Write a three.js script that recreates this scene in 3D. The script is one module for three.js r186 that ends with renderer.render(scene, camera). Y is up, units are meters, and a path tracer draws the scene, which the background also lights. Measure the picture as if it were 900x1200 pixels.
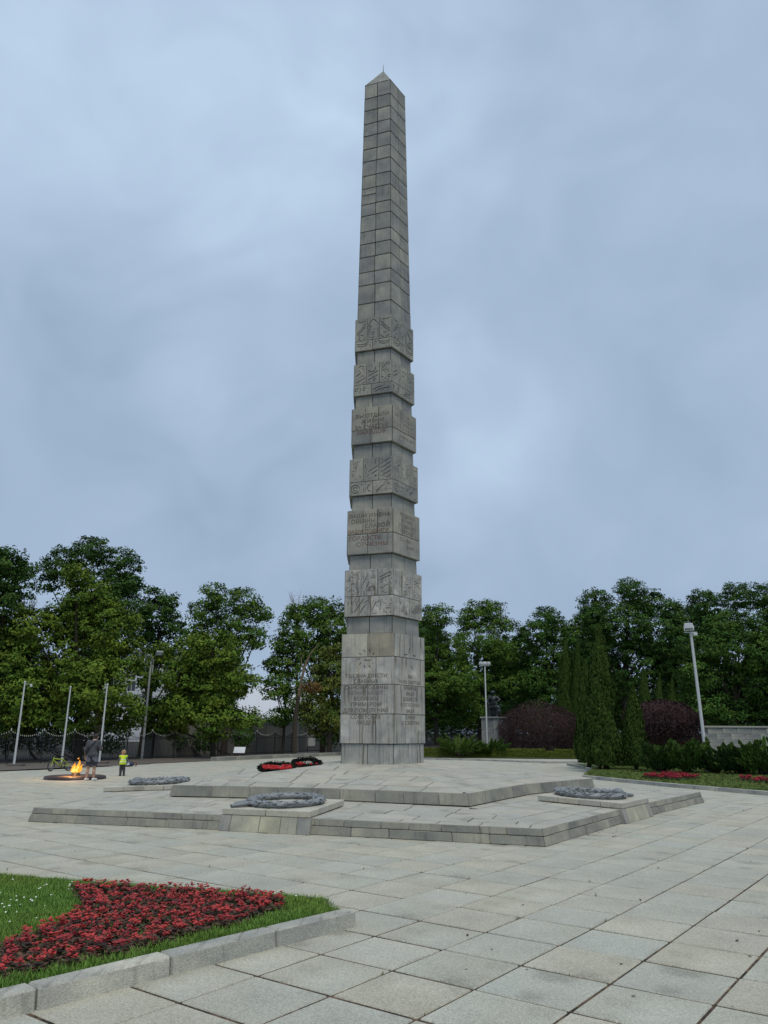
import * as THREE from 'three';
import { mergeGeometries, mergeVertices } from 'three/addons/utils/BufferGeometryUtils.js';
import { MarchingCubes } from 'three/addons/objects/MarchingCubes.js';
import { FontLoader } from 'three/addons/loaders/FontLoader.js';
import { TextGeometry } from 'three/addons/geometries/TextGeometry.js';
import { RoundedBoxGeometry } from 'three/addons/geometries/RoundedBoxGeometry.js';

// ---------------------------------------------------------------- camera
const scene = new THREE.Scene();
const D2R = Math.PI / 180;
const EYE = 1.85, PITCH = 16.3 * D2R, ROLL = 0.3 * D2R, FOCAL = 880;   // focal length in pixels of the 900 x 1200 photograph
const camera = new THREE.PerspectiveCamera(2 * Math.atan(600 / FOCAL) / D2R, 768 / 1024, 0.1, 3000);
camera.position.set(0, EYE, 0);
camera.rotation.order = 'YXZ';
camera.rotation.set(PITCH, 0, ROLL);
const renderer = new THREE.WebGLRenderer({ antialias: true });
renderer.setSize(768, 1024);
renderer.toneMapping = THREE.LinearToneMapping;
renderer.toneMappingExposure = 1.08;
renderer.shadowMap.enabled = true;

// ---------------------------------------------------------------- noise
function mulberry(a) { return () => { a |= 0; a = a + 0x6D2B79F5 | 0; let t = Math.imul(a ^ a >>> 15, 1 | a); t = t + Math.imul(t ^ t >>> 7, 61 | t) ^ t; return ((t ^ t >>> 14) >>> 0) / 4294967296; }; }
const R = mulberry(1200);
const rr = (a, b) => a + (b - a) * R();
const mix = (a, b, t) => a + (b - a) * t;
const clamp = (x, a = 0, b = 1) => Math.min(b, Math.max(a, x));
const sm = (a, b, x) => { const t = clamp((x - a) / (b - a)); return t * t * (3 - 2 * t); };
function h3(x, y, z) { let h = Math.imul(x, 374761393) ^ Math.imul(y, 668265263) ^ Math.imul(z, 1274126177); h = Math.imul(h ^ h >>> 13, 1274126177); return ((h ^ h >>> 16) >>> 0) / 4294967296; }
function vn3(x, y, z) {
  const X = Math.floor(x), Y = Math.floor(y), Z = Math.floor(z); let u = x - X, v = y - Y, w = z - Z;
  u = u * u * u * (u * (u * 6 - 15) + 10); v = v * v * v * (v * (v * 6 - 15) + 10); w = w * w * w * (w * (w * 6 - 15) + 10);
  const l = (a, b, t) => a + (b - a) * t;
  return l(l(l(h3(X, Y, Z), h3(X + 1, Y, Z), u), l(h3(X, Y + 1, Z), h3(X + 1, Y + 1, Z), u), v), l(l(h3(X, Y, Z + 1), h3(X + 1, Y, Z + 1), u), l(h3(X, Y + 1, Z + 1), h3(X + 1, Y + 1, Z + 1), u), v), w);
}
function fbm3(x, y, z, o = 5) { let s = 0, a = 0.5, n = 0; for (let i = 0; i < o; i++) { s += a * vn3(x, y, z); n += a; a *= 0.5; x = x * 2.03 + 7.1; y = y * 2.03 + 3.7; z = z * 2.03 + 1.9; } return s / n; }
function pn(x, y, p, seed = 0) {                        // tiling value noise, period p cells
  const X = Math.floor(x), Y = Math.floor(y); let u = x - X, v = y - Y; u = u * u * (3 - 2 * u); v = v * v * (3 - 2 * v);
  const m = (k) => ((k % p) + p) % p, a = h3(m(X), m(Y), seed), b = h3(m(X + 1), m(Y), seed), c = h3(m(X), m(Y + 1), seed), d = h3(m(X + 1), m(Y + 1), seed);
  return mix(mix(a, b, u), mix(c, d, u), v);
}
function pf(u, v, p, o, seed = 0) { let s = 0, a = 0.5, n = 0; for (let i = 0; i < o; i++) { s += a * pn(u * p, v * p, p, seed + i); n += a; a *= 0.5; p *= 2; } return s / n; }

// ---------------------------------------------------------------- sky (overcast) and sun
function dirOf(x, y) {                                   // direction of a photograph pixel
  const a0 = x - 450, b0 = y - 600, c = Math.cos(ROLL), s = Math.sin(ROLL), a = c * a0 + s * b0, b = -(-s * a0 + c * b0);
  return new THREE.Vector3(a, b * Math.cos(PITCH) + FOCAL * Math.sin(PITCH), b * Math.sin(PITCH) - FOCAL * Math.cos(PITCH)).normalize();
}
const SKYGAIN = .975;
const lobes = [[330, 170, .15, .26], [215, 330, .17, .22], [250, 430, .13, .14], [60, 40, .2, .08], [550, 560, .10, .20], [640, 480, .08, .1], [500, 60, .14, .15], [520, 410, .08, .18],
  [150, 250, .1, -.12], [760, 330, .26, -.2], [600, 640, .12, -.12], [860, 600, .22, -.16], [60, 470, .14, -.1], [375, 360, .09, -.22], [120, 600, .2, -.1]].map(([x, y, w, a]) => ({ d: dirOf(x, y), w, a }));
function skyColour(d) {
  const X = d.x, Y = d.y * 1.25, Z = d.z;
  const wx = fbm3(X * 2.1 + 9, Y * 2.1 + 2.5, Z * 2.1, 4) - .5, wy = fbm3(X * 2.1, Y * 2.1 + 7.5, Z * 2.1 + 4, 4) - .5;
  const n = fbm3(X * 2.7 + wx * 1.6 + 3.3, Y * 2.7 + wy * 1.6 + .7, Z * 2.7 + 5.1, 6) - .5;
  const f = fbm3(X * 7.5 + wx * 3.4, Y * 7.5 + wy * 3.4 + 4.7, Z * 7.5, 6) - .5;
  const f2 = fbm3(X * 20 + wx * 9, Y * 20 + wy * 9 + 8.1, Z * 20, 5) - .5;
  let t = .50 + n * .80 + f * .55 + f2 * .20 * sm(.3, .7, n + f * .5 + .5);
  for (const l of lobes) { const q = 1 - d.dot(l.d); t += l.a * Math.exp(-2 * q / (l.w * l.w)) * (1 + f * 1.4 + n); }
  t += .10 * sm(.05, .8, d.y) - .10 * (1 - sm(0, .25, d.y));
  t = clamp(t, 0, 1.2);
  const g = SKYGAIN * (1 + .25 * sm(.75, 1, d.y));
  return [mix(.262, .475, t) * g, mix(.350, .605, t) * g, mix(.490, .768, t) * g];
}
{
  const W = 1280, H = 640, data = new Float32Array(W * H * 4), d = new THREE.Vector3();
  for (let j = 0; j < H; j++) for (let i = 0; i < W; i++) {
    const lat = ((j + .5) / H - .5) * Math.PI, lon = ((i + .5) / W - .5) * 2 * Math.PI;
    d.set(Math.cos(lat) * Math.cos(lon), Math.sin(lat), Math.cos(lat) * Math.sin(lon));
    const c = d.y > -.06 ? skyColour(d) : [.2, .25, .33], o = 4 * (j * W + i);
    data[o] = c[0]; data[o + 1] = c[1]; data[o + 2] = c[2]; data[o + 3] = 1;
  }
  const sky = new THREE.DataTexture(data, W, H, THREE.RGBAFormat, THREE.FloatType);
  sky.mapping = THREE.EquirectangularReflectionMapping; sky.magFilter = sky.minFilter = THREE.LinearFilter; sky.needsUpdate = true;
  scene.background = sky; scene.environment = sky;
}
const sun = new THREE.DirectionalLight(new THREE.Color(1, .91, .77), 1.5);
sun.position.set(9, 60, 4); sun.target.position.set(0, 0, -25);
sun.castShadow = true; sun.shadow.radius = 36; sun.shadow.mapSize.set(2048, 2048);
Object.assign(sun.shadow.camera, { left: -60, right: 60, top: 70, bottom: -60, near: 1, far: 200 });
scene.add(sun, sun.target);

// ---------------------------------------------------------------- pixel helpers: direction from the photograph, distance from the ground or a stated depth
const V = (x, y, z) => new THREE.Vector3(x, y, z);
function px(x, y, Y = 0) { const d = dirOf(x, y), t = (Y - EYE) / d.y; return V(d.x * t, Y, d.z * t); }   // where a pixel's ray meets height Y
function at(x, y, z) { const d = dirOf(x, y), t = z / d.z; return V(d.x * t, EYE + d.y * t, z); }          // where it meets depth z
const ppm = (z) => FOCAL / (-z * Math.cos(PITCH));                                                       // photo pixels per metre near the horizon at depth z

// ---------------------------------------------------------------- object helpers
const used = {};
function numbered(n) { used[n] = (used[n] || 0) + 1; return used[n] === 1 ? n : n + '_' + String(used[n] - 1).padStart(3, '0'); }
function shadows(o) { o.traverse((m) => { if (m.isMesh) { m.castShadow = true; m.receiveShadow = true; } }); return o; }
function tag(o, label, category, group, kind) { Object.assign(o.userData, { label, category }); if (group) o.userData.group = group; if (kind) o.userData.kind = kind; return o; }
function thing(name, label, category, pos = V(0, 0, 0), turn = 0, group) { const o = new THREE.Group(); o.name = numbered(name); o.position.copy(pos); o.rotation.y = turn; scene.add(o); return tag(o, label, category, group); }
function part(name, geo, mat, parent, kind) { const m = new THREE.Mesh(Array.isArray(geo) ? merge(geo) : geo, mat); m.name = name; if (kind) m.userData.kind = kind; parent.add(m); return m; }
function structure(name, geo, mat, label, category) { const m = new THREE.Mesh(geo, mat); m.name = numbered(name); scene.add(m); tag(m, label, category, null, 'structure'); return m; }
function copyOf(o, label) { const c = o.clone(); c.name = numbered(o.name.replace(/_\d{3}$/, '')); c.userData = { ...o.userData }; if (label) c.userData.label = label; scene.add(c); return c; }
function merge(list) { const l = list.map((g) => { let q = g.index ? g.toNonIndexed() : g; for (const k of Object.keys(q.attributes)) if (!['position', 'normal', 'uv', 'color'].includes(k)) q.deleteAttribute(k); return q; }); const hasUv = l.every((g) => g.attributes.uv), hasC = l.every((g) => g.attributes.color); for (const g of l) { if (!hasUv) g.deleteAttribute('uv'); if (!hasC) g.deleteAttribute('color'); if (!g.attributes.normal) g.computeVertexNormals(); } return mergeGeometries(l); }
function tint(g, r, gg, b) { const n = g.attributes.position.count, a = new Float32Array(n * 3); for (let i = 0; i < n; i++) { a[3 * i] = r; a[3 * i + 1] = gg; a[3 * i + 2] = b; } g.setAttribute('color', new THREE.BufferAttribute(a, 3)); return g; }
function box(w, h, d, x = 0, y = 0, z = 0, ry = 0, rx = 0, rz = 0) { const g = new THREE.BoxGeometry(w, h, d); g.applyMatrix4(new THREE.Matrix4().compose(V(x, y, z), new THREE.Quaternion().setFromEuler(new THREE.Euler(rx, ry, rz)), V(1, 1, 1))); return g; }
function rbox(w, h, d, r, x = 0, y = 0, z = 0, ry = 0, rx = 0, rz = 0) { const g = new RoundedBoxGeometry(w, h, d, 2, r); g.applyMatrix4(new THREE.Matrix4().compose(V(x, y, z), new THREE.Quaternion().setFromEuler(new THREE.Euler(rx, ry, rz)), V(1, 1, 1))); return g; }
function rod(a, b, r0, r1 = r0, seg = 8) { const d = b.clone().sub(a), L = d.length(), g = new THREE.CylinderGeometry(r1, r0, L, seg, 1); g.applyMatrix4(new THREE.Matrix4().compose(a.clone().addScaledVector(d, .5), new THREE.Quaternion().setFromUnitVectors(V(0, 1, 0), d.normalize()), V(1, 1, 1))); return g; }
function limb(pts, r0, r1, seg = 7) {                     // tapered bent tube
  const c = new THREE.CatmullRomCurve3(pts), n = pts.length * 4, pos = [], idx = [], fr = c.computeFrenetFrames(n);
  for (let i = 0; i <= n; i++) { const t = i / n, p = c.getPointAt(t), r = mix(r0, r1, t); for (let k = 0; k < seg; k++) { const a = k / seg * 2 * Math.PI; const q = p.clone().addScaledVector(fr.normals[i], Math.cos(a) * r).addScaledVector(fr.binormals[i], Math.sin(a) * r); pos.push(q.x, q.y, q.z); } }
  for (let i = 0; i < n; i++) for (let k = 0; k < seg; k++) { const a = i * seg + k, b = i * seg + (k + 1) % seg, e = a + seg, f = b + seg; idx.push(a, b, e, b, f, e); }
  const g = new THREE.BufferGeometry(); g.setAttribute('position', new THREE.Float32BufferAttribute(pos, 3)); g.setIndex(idx); g.computeVertexNormals(); return g;
}
function boxUv(g, ou = 0, ov = 0, s = 1) {                // uv in metres from the dominant axis of each (flat) triangle
  const p = g.attributes.position, n = p.count, uv = new Float32Array(n * 2), a = V(), b = V(), c = V();
  for (let i = 0; i < n; i += 3) {
    a.fromBufferAttribute(p, i); b.fromBufferAttribute(p, i + 1); c.fromBufferAttribute(p, i + 2);
    const m = b.clone().sub(a).cross(c.clone().sub(a)), ax = Math.abs(m.x), ay = Math.abs(m.y), az = Math.abs(m.z);
    for (let k = 0; k < 3; k++) { const q = [a, b, c][k]; let u, v; if (ay >= ax && ay >= az) { u = q.x; v = q.z; } else if (ax > az) { u = q.z; v = q.y; } else { u = q.x; v = q.y; } uv[2 * (i + k)] = (u + ou) * s; uv[2 * (i + k) + 1] = (v + ov) * s; }
  }
  g.setAttribute('uv', new THREE.BufferAttribute(uv, 2)); return g;
}
function chamfered(verts, faces, b, ou = rr(0, 7), ov = rr(0, 7)) {   // any convex solid with bevelled edges, flat shaded
  const P = [], ins = new Map(), cen = verts.reduce((s, v) => s.add(v), V()).multiplyScalar(1 / verts.length);
  const tri = (p, q, r) => P.push(p.x, p.y, p.z, q.x, q.y, q.z, r.x, r.y, r.z);
  const fan = (l) => { for (let i = 2; i < l.length; i++) tri(l[0], l[i - 1], l[i]); };
  const fixed = faces.map((f) => { const m = V(), c0 = V(); for (let i = 0; i < f.length; i++) { const p = verts[f[i]], q = verts[f[(i + 1) % f.length]]; m.add(p.clone().cross(q)); c0.add(p); } c0.multiplyScalar(1 / f.length); return m.dot(c0.sub(cen)) < 0 ? [...f].reverse() : f; });
  fixed.forEach((f, fi) => { const l = f.map((vi, i) => { const v = verts[vi], u1 = verts[f[(i + 1) % f.length]].clone().sub(v), u2 = verts[f[(i + f.length - 1) % f.length]].clone().sub(v), L = Math.min(u1.length(), u2.length()); u1.normalize(); u2.normalize(); const bb = Math.min(b, L * .3), sn = Math.max(.35, u1.clone().cross(u2).length()); const q = v.clone().addScaledVector(u1.add(u2), bb / sn); ins.set(fi + ':' + vi, q); return q; }); fan(l); });
  const edge = new Map(); fixed.forEach((f, fi) => f.forEach((vi, i) => edge.set(vi + '>' + f[(i + 1) % f.length], fi)));
  edge.forEach((fi, k) => { const [a, c] = k.split('>'), gi = edge.get(c + '>' + a); if (gi !== undefined && fi < gi) fan([ins.get(fi + ':' + c), ins.get(fi + ':' + a), ins.get(gi + ':' + a), ins.get(gi + ':' + c)]); });
  verts.forEach((v, vi) => {                              // corner caps
    const fs = []; fixed.forEach((f, fi) => { if (f.includes(vi)) fs.push(fi); }); if (fs.length < 3) return;
    const q = fs.slice(0, 3).map((fi) => ins.get(fi + ':' + vi)); const m = q[1].clone().sub(q[0]).cross(q[2].clone().sub(q[0])); if (m.dot(v.clone().sub(cen)) < 0) q.reverse(); tri(...q);
  });
  const g = new THREE.BufferGeometry(); g.setAttribute('position', new THREE.Float32BufferAttribute(P, 3)); g.computeVertexNormals(); return boxUv(g, ou, ov);
}
const HEXA = [[0, 1, 2, 3], [4, 5, 6, 7], [0, 1, 5, 4], [1, 2, 6, 5], [2, 3, 7, 6], [3, 0, 4, 7]];
const hexa = (v, b) => chamfered(v, HEXA, b);
function prism(top, drop, b) { const n = top.length, v = [...top, ...top.map((p) => V(p.x, p.y - drop, p.z))], f = [top.map((_, i) => i), top.map((_, i) => n + i)]; for (let i = 0; i < n; i++) f.push([i, (i + 1) % n, n + (i + 1) % n, n + i]); return chamfered(v, f, b); }

// ---------------------------------------------------------------- textures
function tex(N, fn, srgb = true) {
  const d = new Uint8Array(N * N * 4); for (let j = 0; j < N; j++) for (let i = 0; i < N; i++) { const c = fn(i / N, j / N), o = 4 * (j * N + i); d[o] = clamp(c[0]) * 255; d[o + 1] = clamp(c[1]) * 255; d[o + 2] = clamp(c[2]) * 255; d[o + 3] = 255; }
  const t = new THREE.DataTexture(d, N, N); t.wrapS = t.wrapT = THREE.RepeatWrapping; t.magFilter = THREE.LinearFilter; t.minFilter = THREE.LinearMipmapLinearFilter; t.generateMipmaps = true; if (srgb) t.colorSpace = THREE.SRGBColorSpace; t.needsUpdate = true; return t;
}
function sized(t, metres) { t.repeat.set(1 / metres, 1 / metres); return t; }
// granite for the paving: speckle, mottling, brownish and dark stains
const paveTex = sized(tex(1024, (u, v) => {
  const sp = pn(u * 512, v * 512, 512, 3), sp2 = pn(u * 256, v * 256, 256, 4), m = pf(u, v, 6, 5, 11), st = pf(u, v, 4, 6, 31), br = pf(u, v, 3, 5, 51);
  let l = .80 + (sp - .5) * .20 + (sp2 - .5) * .12 + (m - .5) * .13; l -= .10 * sm(.66, .84, st); const w = (br - .5) * .05 + .02;
  return [l + w * .5, l + w * .1, l - w * .7];
}), 2.6);
const paveBump = sized(tex(512, (u, v) => { const l = .5 + (pn(u * 256, v * 256, 256, 5) - .5) * .5 + (pf(u, v, 24, 4, 9) - .5) * .6; return [l, l, l]; }, false), 1.3);
// grey-green granite of the obelisk: finer, with rain streaks
const obTex = sized(tex(1024, (u, v) => {
  const sp = pn(u * 340, v * 340, 340, 6), m = pf(u, v, 8, 5, 71), pa = pf(u, v, 3, 5, 91), sk = pn(u * 48, v * 3, 3 * 16, 17) * .6 + pn(u * 96, v * 6, 96, 18) * .4;
  let l = .80 + (sp - .5) * .16 + (m - .5) * .24 + (pa - .5) * .22 - .10 * sm(.62, .9, sk); const w = (pa - .45) * .10 + (m - .5) * .06;
  return [l + w * .45, l + w * .25, l - w * .5];
}), 2.3);
// the same stone at the foot of the shaft, with the dark rain streaks and pale lime patches that it has there
const streakTex = sized(tex(1024, (u, v) => {
  const sp = pn(u * 340, v * 340, 340, 6), m = pf(u, v, 8, 5, 71), pa = pf(u, v, 5, 5, 191), a = pn(u * 40 + pf(u, v, 6, 3, 5) * 1.2, v * 2, 40, 117), b = pn(u * 90, v * 3, 90, 118), up = pf(u, v, 3, 4, 201);
  let l = .82 + (sp - .5) * .16 + (m - .5) * .22 + .14 * sm(.55, .75, pa) - .20 * sm(.58, .85, a) * sm(.35, .6, up) - .10 * sm(.6, .9, b); const w = (m - .45) * .08 + .05 * sm(.6, .85, a);
  return [l + w * .45, l + w * .22, l - w * .5];
}), 2.3);
const soilTex = sized(tex(256, (u, v) => { const l = .5 + (pf(u, v, 12, 5, 3) - .5) * .9; return [l, l * .92, l * .82]; }), .9);
const lawnTex = sized(tex(512, (u, v) => { const l = .62 + (pf(u, v, 40, 3, 13) - .5) * .7 + (pf(u, v, 5, 4, 23) - .5) * .4, y = pf(u, v, 7, 4, 33); return [l * (.72 + .35 * y), l, l * .45]; }), 2.1);
const barkTex = tex(256, (u, v) => { const l = .6 + (pf(u, v * .25, 32, 4, 3) - .5) * .8; return [l, l * .95, l * .88]; });
const lin = (r, g, b) => new THREE.Color().setRGB(r, g, b);
const M = (r, g, b, o = {}) => new THREE.MeshStandardMaterial({ color: lin(r, g, b), roughness: .85, ...o });
const GAIN = 1.62;                                      // the maps average about 0.62 in linear light
const paving = (r, g, b) => M(r * GAIN, g * GAIN, b * GAIN, { map: paveTex, bumpMap: paveBump, bumpScale: .004, roughness: .82 });
const streaked = (r, g, b) => M(r * GAIN, g * GAIN, b * GAIN, { map: streakTex, bumpMap: paveBump, bumpScale: .005, roughness: .86 });
const granite = (r, g, b) => M(r * GAIN, g * GAIN, b * GAIN, { map: obTex, bumpMap: paveBump, bumpScale: .005, roughness: .86 });

// ================================================================ ground, plaza
const CX = -.11, CZ = -22.05, PHI = 18.3 * D2R, STEP = 72 * D2R;
function rise(x, z) { return .62 * sm(-62, -84, z) * sm(-9, 4, x) + .25 * sm(-70, -100, z); }        // the ground lifts gently behind the hedge
{
  const g = new THREE.PlaneGeometry(900, 900, 180, 180); g.rotateX(-Math.PI / 2); const p = g.attributes.position;
  for (let i = 0; i < p.count; i++) { const x = p.getX(i), z = p.getZ(i); p.setY(i, -.07 + rise(x, z)); }
  g.computeVertexNormals(); const uv = g.attributes.uv; for (let i = 0; i < p.count; i++) uv.setXY(i, p.getX(i), p.getZ(i));
  const m = structure('ground', g, M(.075, .075, .05, { map: soilTex, roughness: 1 }), 'dark earth and rough grass ground beyond the square', 'ground');
}
const plaza = new THREE.Group(); plaza.name = 'plaza'; tag(plaza, 'large square paved with grey granite slabs around the obelisk', 'plaza', null, 'structure'); scene.add(plaza);
{
  const bed = new THREE.Shape(); const edge = [[-60, 6], [60, 6], [60, -57.5], [3, -58.2], [-3.2, -66.3], [-11, -52], [-16.5, -37.2], [-60, -18]]; edge.forEach(([x, z], i) => i ? bed.lineTo(x, -z) : bed.moveTo(x, -z));
  const g = new THREE.ShapeGeometry(bed); g.rotateX(-Math.PI / 2); g.translate(0, -.009, 0); g.computeVertexNormals();
  part('joint_bed', g, M(.27, .21, .16, { map: soilTex, roughness: 1 }), plaza);
  const inside = (x, z) => { let c = false; for (let i = 0, j = edge.length - 1; i < edge.length; j = i++) { const [xi, zi] = edge[i], [xj, zj] = edge[j]; if ((zi > z) !== (zj > z) && x < (xj - xi) * (z - zi) / (zj - zi) + xi) c = !c; } return c; };
  const A = .7607, B = .7619, YAW = .6423, O = [.084, -6.86], ca = Math.cos(YAW), sa = Math.sin(YAW), gap = .0095;
  const tones = [[.385, .385, .325], [.40, .397, .333], [.375, .38, .325], [.395, .383, .315], [.385, .39, .335], [.41, .403, .337], [.365, .368, .312], [.40, .388, .32]];
  const mats = tones.map((t) => paving(...t)), restMat = M(GAIN, GAIN, GAIN, { map: paveTex, bumpMap: paveBump, bumpScale: .004, roughness: .82, vertexColors: true });
  const far = [], tiles = [];
  for (let i = -75; i < 75; i++) for (let j = -40; j < 90; j++) {
    const u = (i + .5) * A, v = (j + .5) * B, x = O[0] + u * ca + v * sa, z = O[1] + u * sa - v * ca;
    if (z > 1 || Math.abs(x) > -z * .62 + 5 || !inside(x, z)) continue;
    const dx = x - CX, dz = z - CZ; if (Math.hypot(dx, dz) < 6.2) continue;
    if (x < -4 - (z + 9) * .9 && z > -9.8 && z < -3) { /* under the flower bed */ }
    tiles.push({ x, z, d: Math.hypot(x, z), seen: Math.abs(x) < -z * .54 + .6 && z < -4.6, r: R() });
  }
  const shape = (variant) => { const w = A / 2 - .0105, d = B / 2 - .0175, q = [[-w, -d], [-w, d], [w, d], [w, -d]]; const s = (variant % 3 - 1) * .002; return chamfered([...q.map(([a, b]) => V(a + s, 0, b - s)), ...q.map(([a, b]) => V(a, -.06, b))], HEXA, .008, variant * 1.37, variant * .83); };
  const variants = [...Array(12)].map((_, k) => shape(k));
  tiles.sort((a, b) => (b.seen - a.seen) || a.d - b.d);
  const kk = [];
  tiles.forEach((t, n) => {
    const k = Math.floor(t.r * 997), y = (h3(k, n, 5) - .5) * .005, turn = Math.atan2(-sa, ca) * 1 + (h3(n, 3, k) - .5) * .008, tx = (h3(n, 8, k) - .5) * .006, tz = (h3(k, 9, n) - .5) * .006;
    if (n < 290) { const m = part('paving_slab', variants[k % 12], mats[(k >> 2) % 8], plaza); m.position.set(t.x, y, t.z); m.rotation.set(tx, turn, tz); }
    else { const g = variants[k % 12].clone(); g.applyMatrix4(new THREE.Matrix4().compose(V(t.x, y, t.z), new THREE.Quaternion().setFromEuler(new THREE.Euler(tx, turn, tz)), V(1, 1, 1))); tint(g, ...tones[(k >> 2) % 8]); kk.push(g); }
  });
  part('distant_paving', mergeGeometries(kk), restMat, plaza, 'stuff');
}

// ================================================================ stepped platform
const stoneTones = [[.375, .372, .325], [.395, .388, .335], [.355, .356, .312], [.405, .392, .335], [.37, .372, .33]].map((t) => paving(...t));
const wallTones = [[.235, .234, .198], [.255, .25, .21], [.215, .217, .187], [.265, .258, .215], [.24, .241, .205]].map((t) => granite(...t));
const pick = (l) => l[Math.floor(R() * l.length)];
const mortar = M(.27, .21, .16, { map: soilTex, roughness: 1 });            // earth washed into the joints
const dir = (th) => [Math.sin(th), Math.cos(th)];
function clipConvex(poly, tri) {                          // Sutherland-Hodgman, 2-D, tri counter-clockwise
  let out = poly; for (let i = 0; i < tri.length; i++) {
    const a = tri[i], b = tri[(i + 1) % tri.length], inp = out; out = []; const side = (p) => (b[0] - a[0]) * (p[1] - a[1]) - (b[1] - a[1]) * (p[0] - a[0]);
    for (let k = 0; k < inp.length; k++) { const p = inp[k], q = inp[(k + 1) % inp.length], sp = side(p), sq = side(q); if (sp >= 0) out.push(p); if ((sp >= 0) !== (sq >= 0)) { const t = sp / (sp - sq); out.push([p[0] + (q[0] - p[0]) * t, p[1] + (q[1] - p[1]) * t]); } }
  } return out;
}
const area2 = (p) => { let s = 0; for (let i = 0; i < p.length; i++) { const a = p[i], b = p[(i + 1) % p.length]; s += a[0] * b[1] - a[1] * b[0]; } return s / 2; };
function tidy(p) { let q = p.filter((a, i) => { const b = p[(i + 1) % p.length]; return Math.hypot(a[0] - b[0], a[1] - b[1]) > .004; }); return q; }
// one tier: an outer ring of 10 points (tips and mids), walls in courses, a sloping paved top
function tier(group, Rtip, Rmid, base, top, batter, courses, stoneLen, rows, yInner, keepRows, holes) {
  const ring = []; for (let k = 0; k < 5; k++) { ring.push([...dir(PHI + k * STEP), Rtip]); ring.push([...dir(PHI + (k + .5) * STEP), Rmid]); }
  const pt = ring.map(([x, z, r]) => [x * r, z * r]);
  const apo = Rmid;
  const core = [];
  for (let e = 0; e < 10; e++) {
    const a = pt[e], b = pt[(e + 1) % 10], L = Math.hypot(b[0] - a[0], b[1] - a[1]);
    const P = (s, k, y) => V(mix(a[0], b[0], s) * k, y, mix(a[1], b[1], s) * k);
    const kTop = 1 - batter / apo, kIn = 1 - .3 / apo;
    // walls
    let y0 = base; courses.forEach((h, ci) => {
      const y1 = y0 + h, t0 = (y0 - base) / (top - base), t1 = (y1 - base) / (top - base), k0 = mix(1, kTop, t0), k1 = mix(1, kTop, t1);
      const n = Math.max(1, Math.round(L / (stoneLen[ci] * rr(.9, 1.1)))), cuts = [0]; for (let i = 1; i < n; i++) cuts.push((i + rr(-.22, .22)) / n); cuts.push(1);
      for (let i = 0; i < n; i++) {
        const s0 = cuts[i] + .0025 / L * 1.6, s1 = cuts[i + 1] - .0025 / L * 1.6, j = rr(-.006, .006) / apo, g = .003;
        if (holes && holes(e, (s0 + s1) / 2)) continue;
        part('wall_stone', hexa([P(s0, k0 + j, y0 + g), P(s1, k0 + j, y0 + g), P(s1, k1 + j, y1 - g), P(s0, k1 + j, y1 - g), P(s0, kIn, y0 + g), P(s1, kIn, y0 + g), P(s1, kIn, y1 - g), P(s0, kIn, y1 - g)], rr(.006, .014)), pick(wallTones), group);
      } y0 = y1;
    });
    // paved top in rows parallel to this edge
    const A = [a[0] * kTop, a[1] * kTop], Bq = [b[0] * kTop, b[1] * kTop], ux = (Bq[0] - A[0]) / Math.hypot(Bq[0] - A[0], Bq[1] - A[1]), uz = (Bq[1] - A[1]) / Math.hypot(Bq[0] - A[0], Bq[1] - A[1]);
    let nx = -uz, nz = ux; const toC = [-A[0], -A[1]]; if (nx * toC[0] + nz * toC[1] < 0) { nx = -nx; nz = -nz; }
    const LT = Math.hypot(Bq[0] - A[0], Bq[1] - A[1]), Cu = toC[0] * ux + toC[1] * uz, Cv = toC[0] * nx + toC[1] * nz;
    let tri = [[0, 0], [LT, 0], [Cu, Cv]]; if (area2(tri) < 0) tri.reverse();
    const W = (u, v, y) => V(A[0] + ux * u + nx * v, y, A[1] + uz * u + nz * v), slope = (yInner - top) / Cv;
    let v0 = -.0; rows.forEach((rw, ri) => {
      const v1 = v0 + rw; let u = -rr(0, .9) + Math.min(0, Cu); if (ri < keepRows) while (u < LT + Math.abs(Cu)) {
        const len = rr(.75, 1.25) * (ri === 0 ? .8 : 1), g = .0105, poly = tidy(clipConvex([[u + g, v0 + (ri ? g : 0)], [u + len - g, v0 + (ri ? g : 0)], [u + len - g, v1 - g], [u + g, v1 - g]], tri));
        u += len; if (poly.length < 3 || Math.abs(area2(poly)) < .012) continue;
        const c = poly.reduce((s, p) => [s[0] + p[0] / poly.length, s[1] + p[1] / poly.length], [0, 0]);
        const dy = rr(-.003, .003), sh = poly.map(([pu, pv]) => { const l = Math.hypot(pu - c[0], pv - c[1]) || 1, f = 1 - .003 / l; return [c[0] + (pu - c[0]) * f, c[1] + (pv - c[1]) * f]; });
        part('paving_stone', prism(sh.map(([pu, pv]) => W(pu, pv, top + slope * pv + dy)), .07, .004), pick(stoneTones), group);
      } v0 = v1;
    });
    const c0 = (p, k, y) => V(p[0] * k, y, p[1] * k), sub = .009;
    const tl = c0(a, kTop - .01 / apo, top - sub), tr = c0(b, kTop - .01 / apo, top - sub), bl = c0(a, .985, base), br = c0(b, .985, base), ce = V(0, yInner - sub, 0);
    for (const q of [[ce, tl, tr], [tl, bl, br], [tl, br, tr]]) q.forEach((p) => core.push(p.x, p.y, p.z));
  }
  const g = new THREE.BufferGeometry(); g.setAttribute('position', new THREE.Float32BufferAttribute(core, 3)); g.computeVertexNormals(); boxUv(g); part('mortar_core', g, mortar, group);
}
const centre = V(CX, 0, CZ);
const LOW = { R: 9.1, mid: 7.22, top: .28 }, STAR = { R: 6.05, mid: 4.52, base: .40, top: .63 };
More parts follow.
